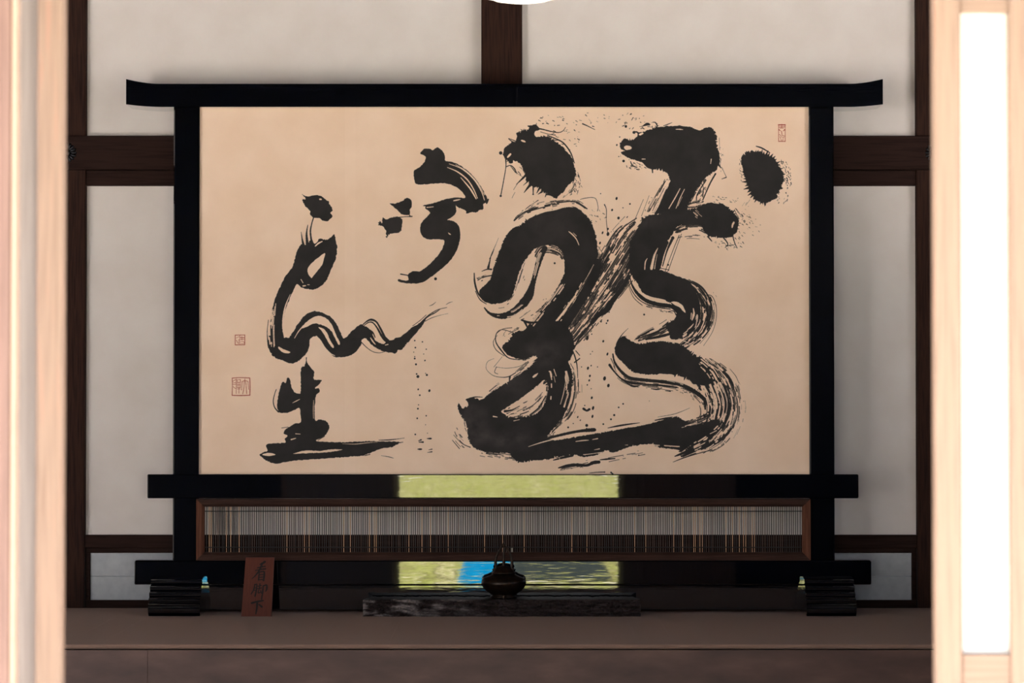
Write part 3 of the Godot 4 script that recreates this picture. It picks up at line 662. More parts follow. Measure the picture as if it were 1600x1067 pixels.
func seals(img: Image) -> void:
	var red := Color8(158, 58, 44)
	var w := ink_w
	ink_open(w, ink_h, PX0, PY0, PS)
	# upper right seal, upright
	line([1218,195.6,1.8, 1228.4,195.6,1.8]); line([1218.4,199,1, 1228.4,198.6,1.1]); line([1220,200.8,0.8, 1226,200.6,0.8]); line([1223,194.5,0.8, 1223,200.8,0.8])
	line([1218,196,0.8, 1218,221.5,0.8]); line([1228.4,196,0.8, 1228.4,221.5,0.9]); line([1218,221.3,1.2, 1228.4,221.3,1.2])
	line([1218.6,203,1.6, 1220.6,204.6,0.9]); line([1227.8,203,1.8, 1225.6,205,0.9]); line([1222.6,205.4,1, 1223.4,211,0.9]); line([1219,210.5,0.9, 1222.6,213,0.7]); line([1224,212,0.9, 1227.6,213,0.8]); line([1220.5,215,0.6, 1222.8,221,0.8]); line([1225.4,215,0.6, 1224.4,221,0.8]); line([1219,214.3,0.6, 1227,214.8,0.6])
	# small seal at the left
	line([367,523.5,1.1, 382,523.2,1.1]); line([382,523.2,1.1, 382,538.5,1.2]); line([382,538.5,1.2, 367,538.7,1.2]); line([367,538.7,1.1, 367,523.5,1.1]); line([374.3,524,0.6, 374.3,538,0.6]); line([368.5,528,0.7, 373,526,0.7]); line([369,531.5,1, 371,536,0.7]); line([373,530,0.8, 372.4,537,0.8]); line([375,527.2,1.1, 381,527.4,1.1]); line([375.4,530,0.9, 380.6,530,0.9]); line([377.5,525.6,0.8, 377.6,531,0.8]); line([376,533.5,0.6, 380.5,533.6,0.6, 380.6,536.6,0.6, 376,536.5,0.6])
	# large seal at the left
	line([362.6,590.4,1.2, 375,589.7,1.2, 390,590.2,1.3]); line([390,590.2,1.3, 390.4,603,1.4, 390.2,617,1.4]); line([390.2,617,1.4, 376,617.5,1.5, 362.4,617.2,1.3]); line([362.4,617.2,1.2, 362.8,603,1.0, 362.6,590.4,1.2])
	line([363.6,595.5,0.8, 366.5,593.5,0.8, 369,593,0.8]); line([363.8,598,0.8, 368.6,597,0.8]); line([363.8,600.6,0.8, 368.6,599.6,0.8]); line([364,603.6,0.8, 366,605.6,0.8, 368.6,606.6,0.9]); line([368.8,592,0.9, 368.8,614.5,0.8])
	line([370.4,593,0.8, 375.4,592.7,0.8]); line([375.4,592.7,0.8, 375.5,605.4,0.8]); line([375.5,605.4,0.8, 370.6,605.6,0.8]); line([370.6,605.6,0.8, 370.4,593,0.8]); line([370.6,597,0.7, 375.4,596.8,0.7]); line([370.6,601,0.7, 375.4,600.8,0.7]); line([373,597,0.7, 373,614,0.8]); line([370.8,607.6,0.7, 375.4,607.4,0.7])
	line([377.6,596.4,0.9, 382.4,594.2,0.9, 387.6,596,0.9]); line([382.4,591.8,1, 382.4,595.6,1]); line([381.4,596,0.9, 380.8,606,0.9, 379,615,1]); line([383.6,596,0.9, 384.6,606,0.9, 385.2,614.6,1]); line([378,597,0.9, 377.4,609,0.8]); line([387.4,597,0.9, 388.2,608,0.8])
	for j in ink_h:
		for i in ink_w:
			var k := ink[j * ink_w + i]
			if k > 0.0:
				img.set_pixel(i, j, img.get_pixel(i, j).lerp(red, k * 0.85))

func sheet_texture() -> ImageTexture:
	rough_noise.seed = 5
	rough_noise.frequency = 0.06
	rough_noise.fractal_octaves = 3
	bristle_noise.seed = 9
	bristle_noise.noise_type = FastNoiseLite.TYPE_SIMPLEX_SMOOTH
	bristle_noise.frequency = 0.035
	bristle_noise.fractal_octaves = 3
	bristle_noise.fractal_gain = 0.6
	ink_open(TW, TH, PX0, PY0, PS)
	write_large_sheet()
	var tone := FastNoiseLite.new()
	tone.seed = 77
	tone.frequency = 0.004
	tone.fractal_octaves = 5
	var washes := [[850, 552, 42, 26, 0.10], [735, 665, 34, 46, 0.11], [800, 685, 60, 22, 0.09], [860, 360, 60, 40, 0.04], [800, 600, 40, 24, 0.07], [1030, 345, 40, 16, 0.03]]
	var streak := FastNoiseLite.new()
	streak.seed = 33
	streak.frequency = 0.012
	streak.fractal_octaves = 4
	var paper := Color8(246, 214, 187)
	var bytes := PackedByteArray()
	bytes.resize(TW * TH * 3)
	for j in TH:
		for i in TW:
			var at := j * TW + i
			var t := tone.get_noise_2d(i, j * 1.0)
			if absi(i - 510) < 18: t += 0.22
			if absi(i - 1330) < 10 or absi(j - 900) < 6: t += 0.1
			var k := ink[at]
			var pr := paper.r * (1.0 + 0.03 * t)
			var pg := paper.g * (1.0 + 0.045 * t)
			var pb := paper.b * (1.0 + 0.065 * t)
			if k > 0.0:
				var soft := 0.135 + 0.04 * tone.get_noise_2d(i * 2.3 + 4000.0, j * 2.3)
				for w in washes:
					var d := Vector2((i / PS + PX0 - w[0]) / w[2], (j / PS + PY0 - w[1]) / w[3]).length()
					if d < 1.0: soft += w[4] * (1.0 - d) * (1.0 + 1.6 * streak.get_noise_2d(i, j))
				pr = lerpf(pr, soft * 1.06, k)
				pg = lerpf(pg, soft * 0.95, k)
				pb = lerpf(pb, soft * 0.94, k)
			bytes[at * 3] = int(clampf(pr, 0.0, 1.0) * 255.0)
			bytes[at * 3 + 1] = int(clampf(pg, 0.0, 1.0) * 255.0)
			bytes[at * 3 + 2] = int(clampf(pb, 0.0, 1.0) * 255.0)
	var img := Image.create_from_data(TW, TH, false, Image.FORMAT_RGB8, bytes)
	seals(img)
	return ImageTexture.create_from_image(img)

func sign_texture() -> ImageTexture:
	# three brushed characters on the little board, drawn in pixels of the photograph
	ink_open(270, 560, 379.0, 870.0, 6.0)
	line([402.6, 881, 2.1, 407, 878.6, 3.36, 409.4, 877, 3.64]); line([399, 886.4, 1.68, 405, 885, 2.1, 410.6, 884, 1.96]); line([396, 890.6, 1.4, 404, 889, 2.1, 411.6, 888, 2.38]); line([406, 879.5, 2.52, 402, 890, 2.8, 397, 898, 2.1, 391.6, 903.6, 1.26])
	line([402, 893, 1.82, 401.8, 906, 2.24]); line([402, 893.4, 1.68, 409, 892.4, 2.24, 410.2, 897, 2.8, 409.6, 906.6, 2.66]); line([402.4, 897.6, 1.4, 408.6, 897, 1.4]); line([402.4, 901.8, 1.4, 408.6, 901.2, 1.4]); line([402, 905.6, 1.54, 409.4, 905, 1.54])
	line([396.4, 913, 1.96, 395.4, 921, 2.1, 391.8, 928, 1.68]); line([396.4, 913.6, 1.54, 399.6, 913, 1.96, 399.4, 923, 2.1, 398, 931.4, 2.1]); line([396, 918.4, 1.26, 399, 918, 1.26]); line([395.6, 922.4, 1.26, 399, 922, 1.26])
	line([402, 915.6, 1.54, 406.4, 914.4, 1.54]); line([404.4, 912, 1.82, 403.8, 920, 1.68]); line([401.4, 919.6, 1.4, 407, 918.4, 1.54]); line([403.4, 920.4, 1.4, 402.4, 926, 1.54, 406.8, 925, 1.68]); line([406, 922.6, 1.26, 407.4, 926.6, 1.4])
	line([409.6, 914.8, 1.82, 409, 926, 2.24, 408, 936.6, 1.82]); line([409.6, 915.2, 1.82, 414.6, 914, 2.52, 415, 920, 2.8, 413.6, 923.6, 1.68])
	line([393.6, 942.4, 3.08, 401, 940.2, 2.8, 410.4, 938.4, 2.52]); line([401.8, 941, 3.08, 401.6, 950, 2.94, 400.6, 959.4, 1.82]); line([404.6, 944.6, 1.82, 408.4, 947.6, 3.08, 409, 948.4, 2.24])
	var tone := FastNoiseLite.new()
	tone.seed = 41
	tone.frequency = 0.05
	var img := Image.create_empty(270, 560, false, Image.FORMAT_RGB8)
	for j in 560:
		for i in 270:
			var t := tone.get_noise_2d(i * 1.2, j * 0.1)
			var c := Color(0.36 + 0.04 * t, 0.16 + 0.025 * t, 0.1 + 0.02 * t)
			img.set_pixel(i, j, c.lerp(Color(0.03, 0.025, 0.03), ink[j * 270 + i]))
	return ImageTexture.create_from_image(img)

# a flat face that carries its own picture
func picture_face(st: SurfaceTool, a: Vector3, b: Vector3, c: Vector3, d: Vector3) -> void:   # lower left, lower right, upper right, upper left
	var n := (b - a).cross(d - a).normalized()
	var uv := [Vector2(0, 1), Vector2(1, 1), Vector2(1, 0), Vector2(0, 0)]
	var p := [a, b, c, d]
	for k in [0, 2, 1, 0, 3, 2]:
		st.set_normal(n)
		st.set_uv(uv[k])
		st.add_vertex(p[k])

# ---- the building ---------------------------------------------------------
func build_wall() -> void:
	var w := base("wall_back", Vector3(0, 0, 0), "structure")
	tag(w, "back wall of cream plaster panels between dark timber posts and beams")
	var zp := 0.05
	var top := 3.3
	var lx0 := wx(60, 533, zp)
	var lx1 := wx(132.5, 533, zp)
	var rx0 := wx(1433, 533, zp)
	var rx1 := wx(1500, 533, zp)
	var cx0 := wx(752, 60, zp)
	var cx1 := wx(816, 60, zp)
	var y_na := wy(212, 0.08)
	var y_nb := wy(265, 0.08)
	var y_nc := wy(290, 0.03)
	var y_ra := wy(836, 0.04)
	var y_rb := wy(856, 0.04)
	# plaster fields
	for f in [[lx1 - 0.02, cx0 + 0.02, y_na - 0.02, top], [cx1 - 0.02, rx0 + 0.02, y_na - 0.02, top], [lx1 - 0.02, rx0 + 0.02, y_ra - 0.02, y_nc + 0.02], [-5.1, lx0 + 0.02, -0.6, top], [rx1 - 0.02, 4.0, -0.6, top]]:
		var st := begin()
		box2(st, f[0], f[1], f[2], f[3], -0.08, 0.0, 0.001)
		obj("plaster_panel", st, M.plaster, w)
	for f in [[lx0, lx1, -0.6], [rx0, rx1, -0.6], [cx0, cx1, y_na - 0.05]]:
		var st := begin()
		box2(st, f[0], f[1], f[2], top, -0.1, zp, 0.004)
		obj("post", st, M.post, w)
	var st := begin()
	box2(st, -5.0, 4.0, y_nb, y_na, -0.1, 0.08, 0.004)
	obj("tie_beam", st, M.beam, w)
	st = begin()
	box2(st, lx1, rx0, y_nc, y_nb, -0.1, 0.035, 0.003)
	obj("lintel_strip", st, M.beam, w)
	st = begin()
	box2(st, lx1, rx0, y_rb, y_ra, -0.1, 0.04, 0.003)
	obj("rail", st, M.beam, w)
	# the two low paper panels in their frames: one long row hidden behind the screen in the middle
	for s in [[lx1, -0.002], [0.002, rx0]]:
		var a: float = s[0] + 0.004
		var b: float = s[1] - 0.004
		var yt := y_rb
		var yb := 0.0
		var fr := begin()
		box2(fr, a, b, yt - 0.024, yt, -0.03, 0.022, 0.002)
		box2(fr, a, b, yb, yb + 0.034, -0.03, 0.03, 0.002)
		box2(fr, a, a + 0.019, yb + 0.034, yt - 0.024, -0.03, 0.022, 0.002)
		box2(fr, b - 0.019, b, yb + 0.034, yt - 0.024, -0.03, 0.022, 0.002)
		var frame := obj("low_panel_frame", fr, M.beam, w)
		var mid := (yt + yb) * 0.5 + 0.005
		for half in [[yb + 0.034, mid - 0.0012], [mid + 0.0012, yt - 0.024]]:
			var ps := begin()
			box2(ps, a + 0.019, b - 0.019, half[0], half[1], -0.03, 0.006, 0.001)
			obj("paper_panel", ps, M.panel_paper, frame).position = Vector3.ZERO
	var back := begin()
	box2(back, -5.0, 4.0, -0.6, 0.0, -0.1, 0.0)
	obj("wall_footing", back, M.dark_wood, w)
	# chrysanthemum nail covers on the beam
	for cx in [104.0, 1461.5]:
		var c := Vector3(wx(cx, 238.5, 0.085), wy(238.5, 0.085), 0.08)
		var hub := begin()
		var prof := PackedVector2Array()
		for k in 9:
			var a := PI * 0.5 * k / 8.0
			prof.append(Vector2(0.017 * cos(a), 0.012 * sin(a)))
		lathe(hub, prof, Vector3.ZERO, 24)
		var h := obj("nail_cover", hub, M.iron, w)
		h.position = c
		h.rotation.x = PI / 2
		var pm := SphereMesh.new()
		pm.radius = 1.0
		pm.height = 2.0
		pm.radial_segments = 12
		pm.rings = 6
		for k in 16:
			var a := TAU * k / 16.0
			var p := MeshInstance3D.new()
			p.name = "petal"
			p.mesh = pm
			p.material_override = M.iron
			p.scale = Vector3(0.0165, 0.007, 0.0078)
			p.rotation.y = -a
			p.position = Vector3(cos(a), 0, sin(a)) * 0.031 + Vector3(0, 0.002, 0)
			h.add_child(p, true)

func build_shell() -> void:
	# raised floor, its front board, hall floor, side walls, ceiling, front wall
	var fz := 1.87
	var st := begin()
	box2(st, -5.0, 4.0, -0.6, -0.008, 0.0, fz - 0.05, 0.002)
	tag(struct("floor", st, M.dark_wood), "raised wooden floor of the alcove under the carpet")
	var sill := base("trim_1", Vector3(0, -0.6, fz), "structure")
	tag(sill, "worn brown step boards along the front of the raised floor")
	var joint := wx(231, 1040, fz)
	for e in [[-5.0, joint - 0.0003], [joint + 0.0003, 4.0]]:
		st = begin()
		box2(st, e[0], e[1], -0.6, -0.022, fz - 0.05, fz + 0.01, 0.0012)
		obj("step_board", st, M.step, sill)
	st = begin()
	box2(st, -5.1, 4.0, -0.72, -0.58, fz, 7.9, 0.0)
	tag(struct("floor_2", st, M.hall_floor), "dark floor of the entrance hall")
	st = begin()
	box2(st, -6.4, 6.7, 3.3, 3.42, -0.3, 9.7, 0.0)
	tag(struct("ceiling", st, M.dark_wood), "dark boarded ceiling running out into the eaves")
	# side walls with a wide opening each
	for s in [[-1.0, "wall_left", 4.9, 6.4, "left side wall with a wide opening to the court"], [1.0, "wall_right", 2.0, 7.4, "right side wall with an opening to the court"]]:
		st = begin()
		var xa: float = -5.0 if s[0] < 0.0 else 3.9
		var xb: float = -5.12 if s[0] < 0.0 else 4.02
		box2(st, xa, xb, -0.7, 3.3, -0.1, s[2], 0.0)
		box2(st, xa, xb, -0.7, 3.3, s[3], 7.75, 0.0)
		box2(st, xa, xb, 1.7 if s[0] < 0.0 else 2.6, 3.3, s[2], s[3], 0.0)
		box2(st, xa, xb, -0.7, -0.56 if s[0] < 0.0 else 1.3, s[2], s[3], 0.0)
		tag(struct(s[1], st, M.plaster if s[0] < 0.0 else M.dark_wood), s[4])
	st = begin()
	box2(st, -3.05, -1.55, -0.7, 3.3, 7.66, 7.78, 0.0)
	box2(st, 1.4, 2.85, -0.7, 3.3, 7.66, 7.78, 0.0)
	box2(st, -5.1, -3.05, 2.6, 3.3, 7.66, 7.78, 0.0)  # bay left open below, unseen, added to light the sheet from the front
	box2(st, 2.85, 4.0, -0.7, 3.3, 7.66, 7.78, 0.0)
	box2(st, -1.55, 1.4, 1.83, 3.3, 7.66, 7.78, 0.0)
	tag(struct("wall_front", st, M.dark_wood), "front wall of dark timber around the doorway")
	st = begin()
	box2(st, -1.7, 1.6, 1.84, 2.0, 7.78, 8.9, 0.004)  # added out of view to shade the upper part of the doors
	tag(struct("added_trim_3", st, M.dark_wood), "added unseen dark board over the doorway, shading the tops of the doors")
	# ground outside
	st = begin()
	box2(st, -40, -2.6, -0.9, -0.6, 7.9, 70, 0.0)
	box2(st, 2.6, 40, -0.9, -0.6, 7.9, 70, 0.0)
	box2(st, -40, -5.12, -0.9, -0.6, -10, 7.9, 0.0)
	box2(st, 4.02, 40, -0.9, -0.6, -10, 7.9, 0.0)
	tag(struct("ground", st, M.gravel), "pale raked gravel of the temple court")
	st = begin()
	box2(st, -2.6, 2.6, -0.9, -0.6, 7.9, 70, 0.0)
	tag(struct("path", st, M.earth), "broad path of trodden earth leading to the doorway")
	st = begin()
	box2(st, -2.4, 2.4, -0.7, -0.57, 7.9, 9.4, 0.02)  # pale reflector added below the view to brighten the lower doors
	tag(struct("added_trim_4", st, M.bounce_slab), "added unseen pale reflector before the doorway, bouncing sunlight onto the doors")
	st = begin()
	box2(st, -2.4, 2.4, -0.599, -0.585, 9.45, 66, 0.0)
	tag(obj("moss", st, M.moss), "yellow green moss strip across the court, mirrored in the lacquer", "moss", "", "stuff")
	st = begin()
	box2(st, -0.46, -0.02, -0.584, -0.575, 10.55, 14.6, 0.002)
	tag(obj("blue_runner", st, M.blue), "blue cloth runner laid on the moss, mirrored in the lower rail", "runner")
	st = begin()
	box2(st, -0.02, 0.86, -0.584, -0.565, 10.85, 14.8, 0.01)
	tag(obj("paving_slab", st, M.stone), "dark grey paving slab beside the blue runner", "paving slab")

func build_doors() -> void:
	var z0 := 7.63
	# right sliding door: stiles, rails, narrow paper panes
	var xa := wx(1460, 533, z0)
	var pw := wx(1578, 533, z0) - wx(1503, 533, z0)
	var sw := wx(1503, 533, z0) - xa
	var yt := wy(20, z0)
	var yb := wy(1022, z0)
	var d := base("door_1", Vector3(xa, -0.58, z0), "structure")
	tag(d, "right sliding door of pale wood with one tall narrow white paper pane")
	var xe := xa + 0.86
	for e in [[xa, xa + sw], [xa + sw + pw, xa + sw * 2.0 + pw], [xe - sw, xe]]:
		var st := begin()
		box2(st, e[0], e[1], -0.58, yt + 0.16, z0 - 0.036, z0, 0.004)
		obj("stile", st, M.door_wood, d)
	var ps := begin()
	quad(ps, Vector3(xa + sw, yb, z0 - 0.016), Vector3(xa + sw + pw, yb, z0 - 0.016), Vector3(xa + sw + pw, yt, z0 - 0.016), Vector3(xa + sw, yt, z0 - 0.016), Vector3(0, 0, 0))
	obj("paper_pane", ps, M.door_paper, d)
	for r in [[yt, yt + 0.16], [-0.58, yb]]:
		var st := begin()
		box2(st, xa + sw, xa + sw + pw, r[0], r[1], z0 - 0.032, z0 - 0.005, 0.002)
		obj("rail", st, M.door_rail, d)
	ps = begin()
	box2(ps, xa + sw * 2.0 + pw, xe - sw, -0.58, yt + 0.16, z0 - 0.03, z0 - 0.012, 0.0)
	obj("board", ps, M.door_wood, d)
	# left sliding door: the meeting stile and a grey boarded leaf set back behind it
	var xl := wx(98, 533, z0)
	var e := base("door_2", Vector3(xl, -0.58, z0), "structure")
	tag(e, "left sliding door with a sunlit wooden meeting stile and grey board")
	var s2 := begin()
	box2(s2, wx(56, 533, z0), xl, -0.58, 1.86, z0 - 0.04, z0, 0.005)
	obj("stile", s2, M.door_wood, e)
	s2 = begin()
	box2(s2, xl - 0.82, wx(56, 533, z0), -0.58, 1.86, z0 - 0.035, z0 - 0.022, 0.0)
	obj("board", s2, M.grey_wood, e)
	s2 = begin()
	box2(s2, xl - 0.86, xl - 0.82, -0.58, 1.86, z0 - 0.04, z0, 0.003)
	obj("stile", s2, M.door_wood, e)
	# doorpost standing nearer the camera, its lit edge painted as a pale strip
	var zj := 7.95
	var xj := wx(24, 533, zj)
	s2 = begin()
	box2(s2, xj - 0.16, xj - 0.007, -0.6, 3.3, zj - 0.03, zj, 0.004)
	var jamb := struct("trim_2", s2, M.old_wood)
	tag(jamb, "old reddish doorpost at the left edge of the doorway")
	# uneven pale strip: the bright rim on its corner, painted into the colour
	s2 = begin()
	var rim_waver := FastNoiseLite.new()
	rim_waver.seed = 12
	rim_waver.frequency = 6.0
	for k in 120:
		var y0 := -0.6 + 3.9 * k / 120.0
		var w0 := 0.004 * rim_waver.get_noise_1d(y0)
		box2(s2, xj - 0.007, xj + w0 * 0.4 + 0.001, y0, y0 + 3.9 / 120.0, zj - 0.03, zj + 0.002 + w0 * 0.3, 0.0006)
	obj("painted_rim", s2, M.pale_edge, jamb)

func build_screen() -> void:
	var zc := 0.24
	var s := base("calligraphy_screen", Vector3(0, 0, zc))
	tag(s, "large black lacquer standing screen holding a sheet of bold brush calligraphy", "screen")
	# head rail with turned-up ends
	var zf := 0.345
	var xa := wx(197, 145, zf)
	var xb := wx(1379.5, 145, zf)
	var t0 := wy(131, zf)
	var b0 := wy(167, zf)
	var lift_t := wy(123.5, zf) - t0
	var lift_b := wy(163, zf) - b0
	var out := PackedVector2Array()
	var bend := 0.15
	for k in 11:
		var t := k / 10.0
		out.append(Vector2(xa + bend * t, t0 + lift_t * pow(1.0 - t, 1.7)))
	for k in 11:
		var t := k / 10.0
		out.append(Vector2(xb - bend * (1.0 - t), t0 + lift_t * pow(t, 1.7)))
	for k in 11:
		var t := k / 10.0
		out.append(Vector2(xb - bend * t, b0 + lift_b * pow(1.0 - t, 1.7)))
	for k in 11:
		var t := k / 10.0
		out.append(Vector2(xa + bend * (1.0 - t), b0 + lift_b * pow(t, 1.7)))
	var st := begin()
	extrude(st, out, 0.15, zf, 2, 0.9)
	obj("head_rail", st, M.lacquer, s)
	# posts
	var zp := 0.31
	for p in [[270.5, 311.0], [1264.5, 1303.5]]:
		st = begin()
		box2(st, wx(p[0], 500, zp), wx(p[1], 500, zp), 0.1, b0 + 0.02, 0.19, zp, 0.006)
		obj("post", st, M.lacquer, s)
	# rails
	var zr := 0.33
	st = begin()
	box2(st, wx(230, 760, zr), wx(1341.5, 760, zr), wy(778.5, zr), wy(741, zr), 0.18, zr, 0.004)
	obj("middle_rail", st, M.lacquer, s)
	st = begin()
	box2(st, wx(210, 895, zr), wx(1361.5, 895, zr), wy(913.5, zr), wy(876, zr), 0.18, zr, 0.004)
	obj("lower_rail", st, M.lacquer, s)
	st = begin()
	box2(st, wx(300, 930, 0.31), wx(1275, 930, 0.31), 0.012, wy(914, 0.31), 0.2, 0.31, 0.003)
	obj("apron_board", st, M.lacquer, s)
	# feet: stepped runners from back to front, each step with a rounded nose
	for f in [[-1.632, -1.4], [1.322, 1.545]]:
		var prof := PackedVector2Array()
		prof.append(Vector2(0.06, 0.001))
		prof.append(Vector2(0.522, 0.001))
		for nose in [[0.526, 0.004, 0.058], [0.505, 0.062, 0.078], [0.484, 0.082, 0.104], [0.462, 0.108, 0.13], [0.43, 0.134, 0.158]]:
			var r: float = (nose[2] - nose[1]) * 0.5
			for k in 9:
				var a := -PI * 0.5 + PI * k / 8.0
				prof.append(Vector2(nose[0] - r + r * cos(a), nose[1] + r + r * sin(a)))
			prof.append(Vector2(nose[0] - r - 0.012, nose[2] + 0.001))
			prof.append(Vector2(nose[0] - r - 0.012, nose[2] + 0.003))
		prof.append(Vector2(0.33, 0.166))
		prof.append(Vector2(0.15, 0.166))
		prof.append(Vector2(0.1, 0.1))
		prof.append(Vector2(0.06, 0.05))
		st = begin()
		extrude(st, prof, f[0], f[1], 0, 0.85)
		obj("foot", st, M.lacquer, s)
	# the written sheet
	var zs := 0.285
	var a := Vector3(wx(308.0, 740, zs), wy(741, zs), zs)
	var b := Vector3(wx(1265.5, 740, zs), wy(741, zs), zs)
	var c := Vector3(b.x, wy(167.5, zs), zs)
	var d := Vector3(a.x, c.y, zs)
	var m := mat(Color.WHITE, 0.85)
	m.albedo_texture = sheet_texture()
	m.texture_repeat = false
	st = begin()
	picture_face(st, a, b, c, d)
	var back := Vector3(0, 0, -0.02)
	quad(st, a + back, b + back, c + back, d + back, (a + c) * 0.5)
	for e in [[a, b], [b, c], [c, d], [d, a]]:
		quad(st, e[0], e[1], e[1] + back, e[0] + back, (a + c) * 0.5)
	tag(obj("written_sheet", st, m, s), "tan paper sheet with black brush writing and three red seals")
	# bamboo lattice in its frame
	var zl := 0.325
	var y_top := wy(779.5, zl)
	var y_bot := wy(875.5, zl)
	var x0 := wx(306.5, 828, zl)
	var x1 := wx(1266.5, 828, zl)
	var fw := 0.036
	var frame := begin()
	# mitred frame with a chamfered inner edge
	var ins := [0.0, fw - 0.012, fw]
	var zz := [zl, zl, zl - 0.014]
	for k in 2:
		var ia: float = ins[k]
		var ib: float = ins[k + 1]
		for side in 2:
			var ya := (y_top - ia) if side == 0 else (y_bot + ia)
			var yb2 := (y_top - ib) if side == 0 else (y_bot + ib)
			quad(frame, Vector3(x0 + ia, ya, zz[k]), Vector3(x1 - ia, ya, zz[k]), Vector3(x1 - ib, yb2, zz[k + 1]), Vector3(x0 + ib, yb2, zz[k + 1]), Vector3(0, (ya + yb2) * 0.5, -5))
	for side in [y_top, y_bot]:
		var inn: float = side - fw if side == y_top else side + fw
		quad(frame, Vector3(x0, side, zl), Vector3(x1, side, zl), Vector3(x1, side, zl - 0.035), Vector3(x0, side, zl - 0.035), Vector3(0, inn, zl))
		quad(frame, Vector3(x0 + fw, inn, zl - 0.014), Vector3(x1 - fw, inn, zl - 0.014), Vector3(x1 - fw, inn, zl - 0.035), Vector3(x0 + fw, inn, zl - 0.035), Vector3(0, side, zl))
		quad(frame, Vector3(x0, side, zl - 0.035), Vector3(x1, side, zl - 0.035), Vector3(x1 - fw, inn, zl - 0.035), Vector3(x0 + fw, inn, zl - 0.035), Vector3(0, (side + inn) * 0.5, 5))
	var lat := obj("lattice_frame", frame, M.lattice, s)
	for side in [[x0, 1.0], [x1, -1.0]]:
		var up := begin()
		var xo: float = side[0]
		var g: float = side[1]
		for k in 2:
			quad(up, Vector3(xo + g * ins[k], y_top - ins[k], zz[k]), Vector3(xo + g * ins[k], y_bot + ins[k], zz[k]), Vector3(xo + g * ins[k + 1], y_bot + ins[k + 1], zz[k + 1]), Vector3(xo + g * ins[k + 1], y_top - ins[k + 1], zz[k + 1]), Vector3(xo + g * 0.02, 0.2, -5))
		quad(up, Vector3(xo, y_top, zl), Vector3(xo, y_bot, zl), Vector3(xo, y_bot, zl - 0.035), Vector3(xo, y_top, zl - 0.035), Vector3(xo + g, 0.2, zl))
		quad(up, Vector3(xo + g * fw, y_top - fw, zl - 0.014), Vector3(xo + g * fw, y_bot + fw, zl - 0.014), Vector3(xo + g * fw, y_bot + fw, zl - 0.035), Vector3(xo + g * fw, y_top - fw, zl - 0.035), Vector3(xo, 0.2, zl))
		quad(up, Vector3(xo, y_top, zl - 0.035), Vector3(xo, y_bot, zl - 0.035), Vector3(xo + g * fw, y_bot + fw, zl - 0.035), Vector3(xo + g * fw, y_top - fw, zl - 0.035), Vector3(xo, 0.2, 5))
		obj("frame_upright", up, M.lattice_upright, lat).position = Vector3.ZERO
	var rng := RandomNumberGenerator.new()
	rng.seed = 2024
	var n := 274
	var h := (y_top - y_bot) - fw * 2.0 + 0.006
	var rod := begin()
	tube(rod, PackedVector3Array([Vector3(0, -h * 0.5, 0), Vector3(0, 0, 0), Vector3(0, h * 0.5, 0)]), 0.0018, 0.0018, 6)
	var rods := rod.commit()
	for k in n:
		var r := MeshInstance3D.new()
		r.name = "bamboo_rod"
		r.mesh = rods
		var pick := rng.randf()
		var edge := k / float(n)
		r.material_override = M.bar_pale if pick < 0.16 else (M.bar_mid if pick < 0.5 else M.bar_dark)
		r.position = Vector3(lerpf(x0 + fw + 0.005, x1 - fw - 0.005, (k + 0.5 + rng.randf_range(-0.14, 0.14)) / n), (y_top + y_bot) * 0.5, zl - 0.024)
		r.scale = Vector3.ONE * Vector3(rng.randf_range(0.9, 1.12), 1, 1)
		lat.add_child(r, true)
	for py in [799.0, 855.5]:
		var wire := begin()
		var yy := wy(py, zl)
		tube(wire, PackedVector3Array([Vector3(x0 + fw - 0.003, yy, zl - 0.019), Vector3(0, yy, zl - 0.019), Vector3(x1 - fw + 0.003, yy, zl - 0.019)]), 0.0022, 0.0022, 6)
		obj("binding_cord", wire, M.wire, lat).position = Vector3.ZERO

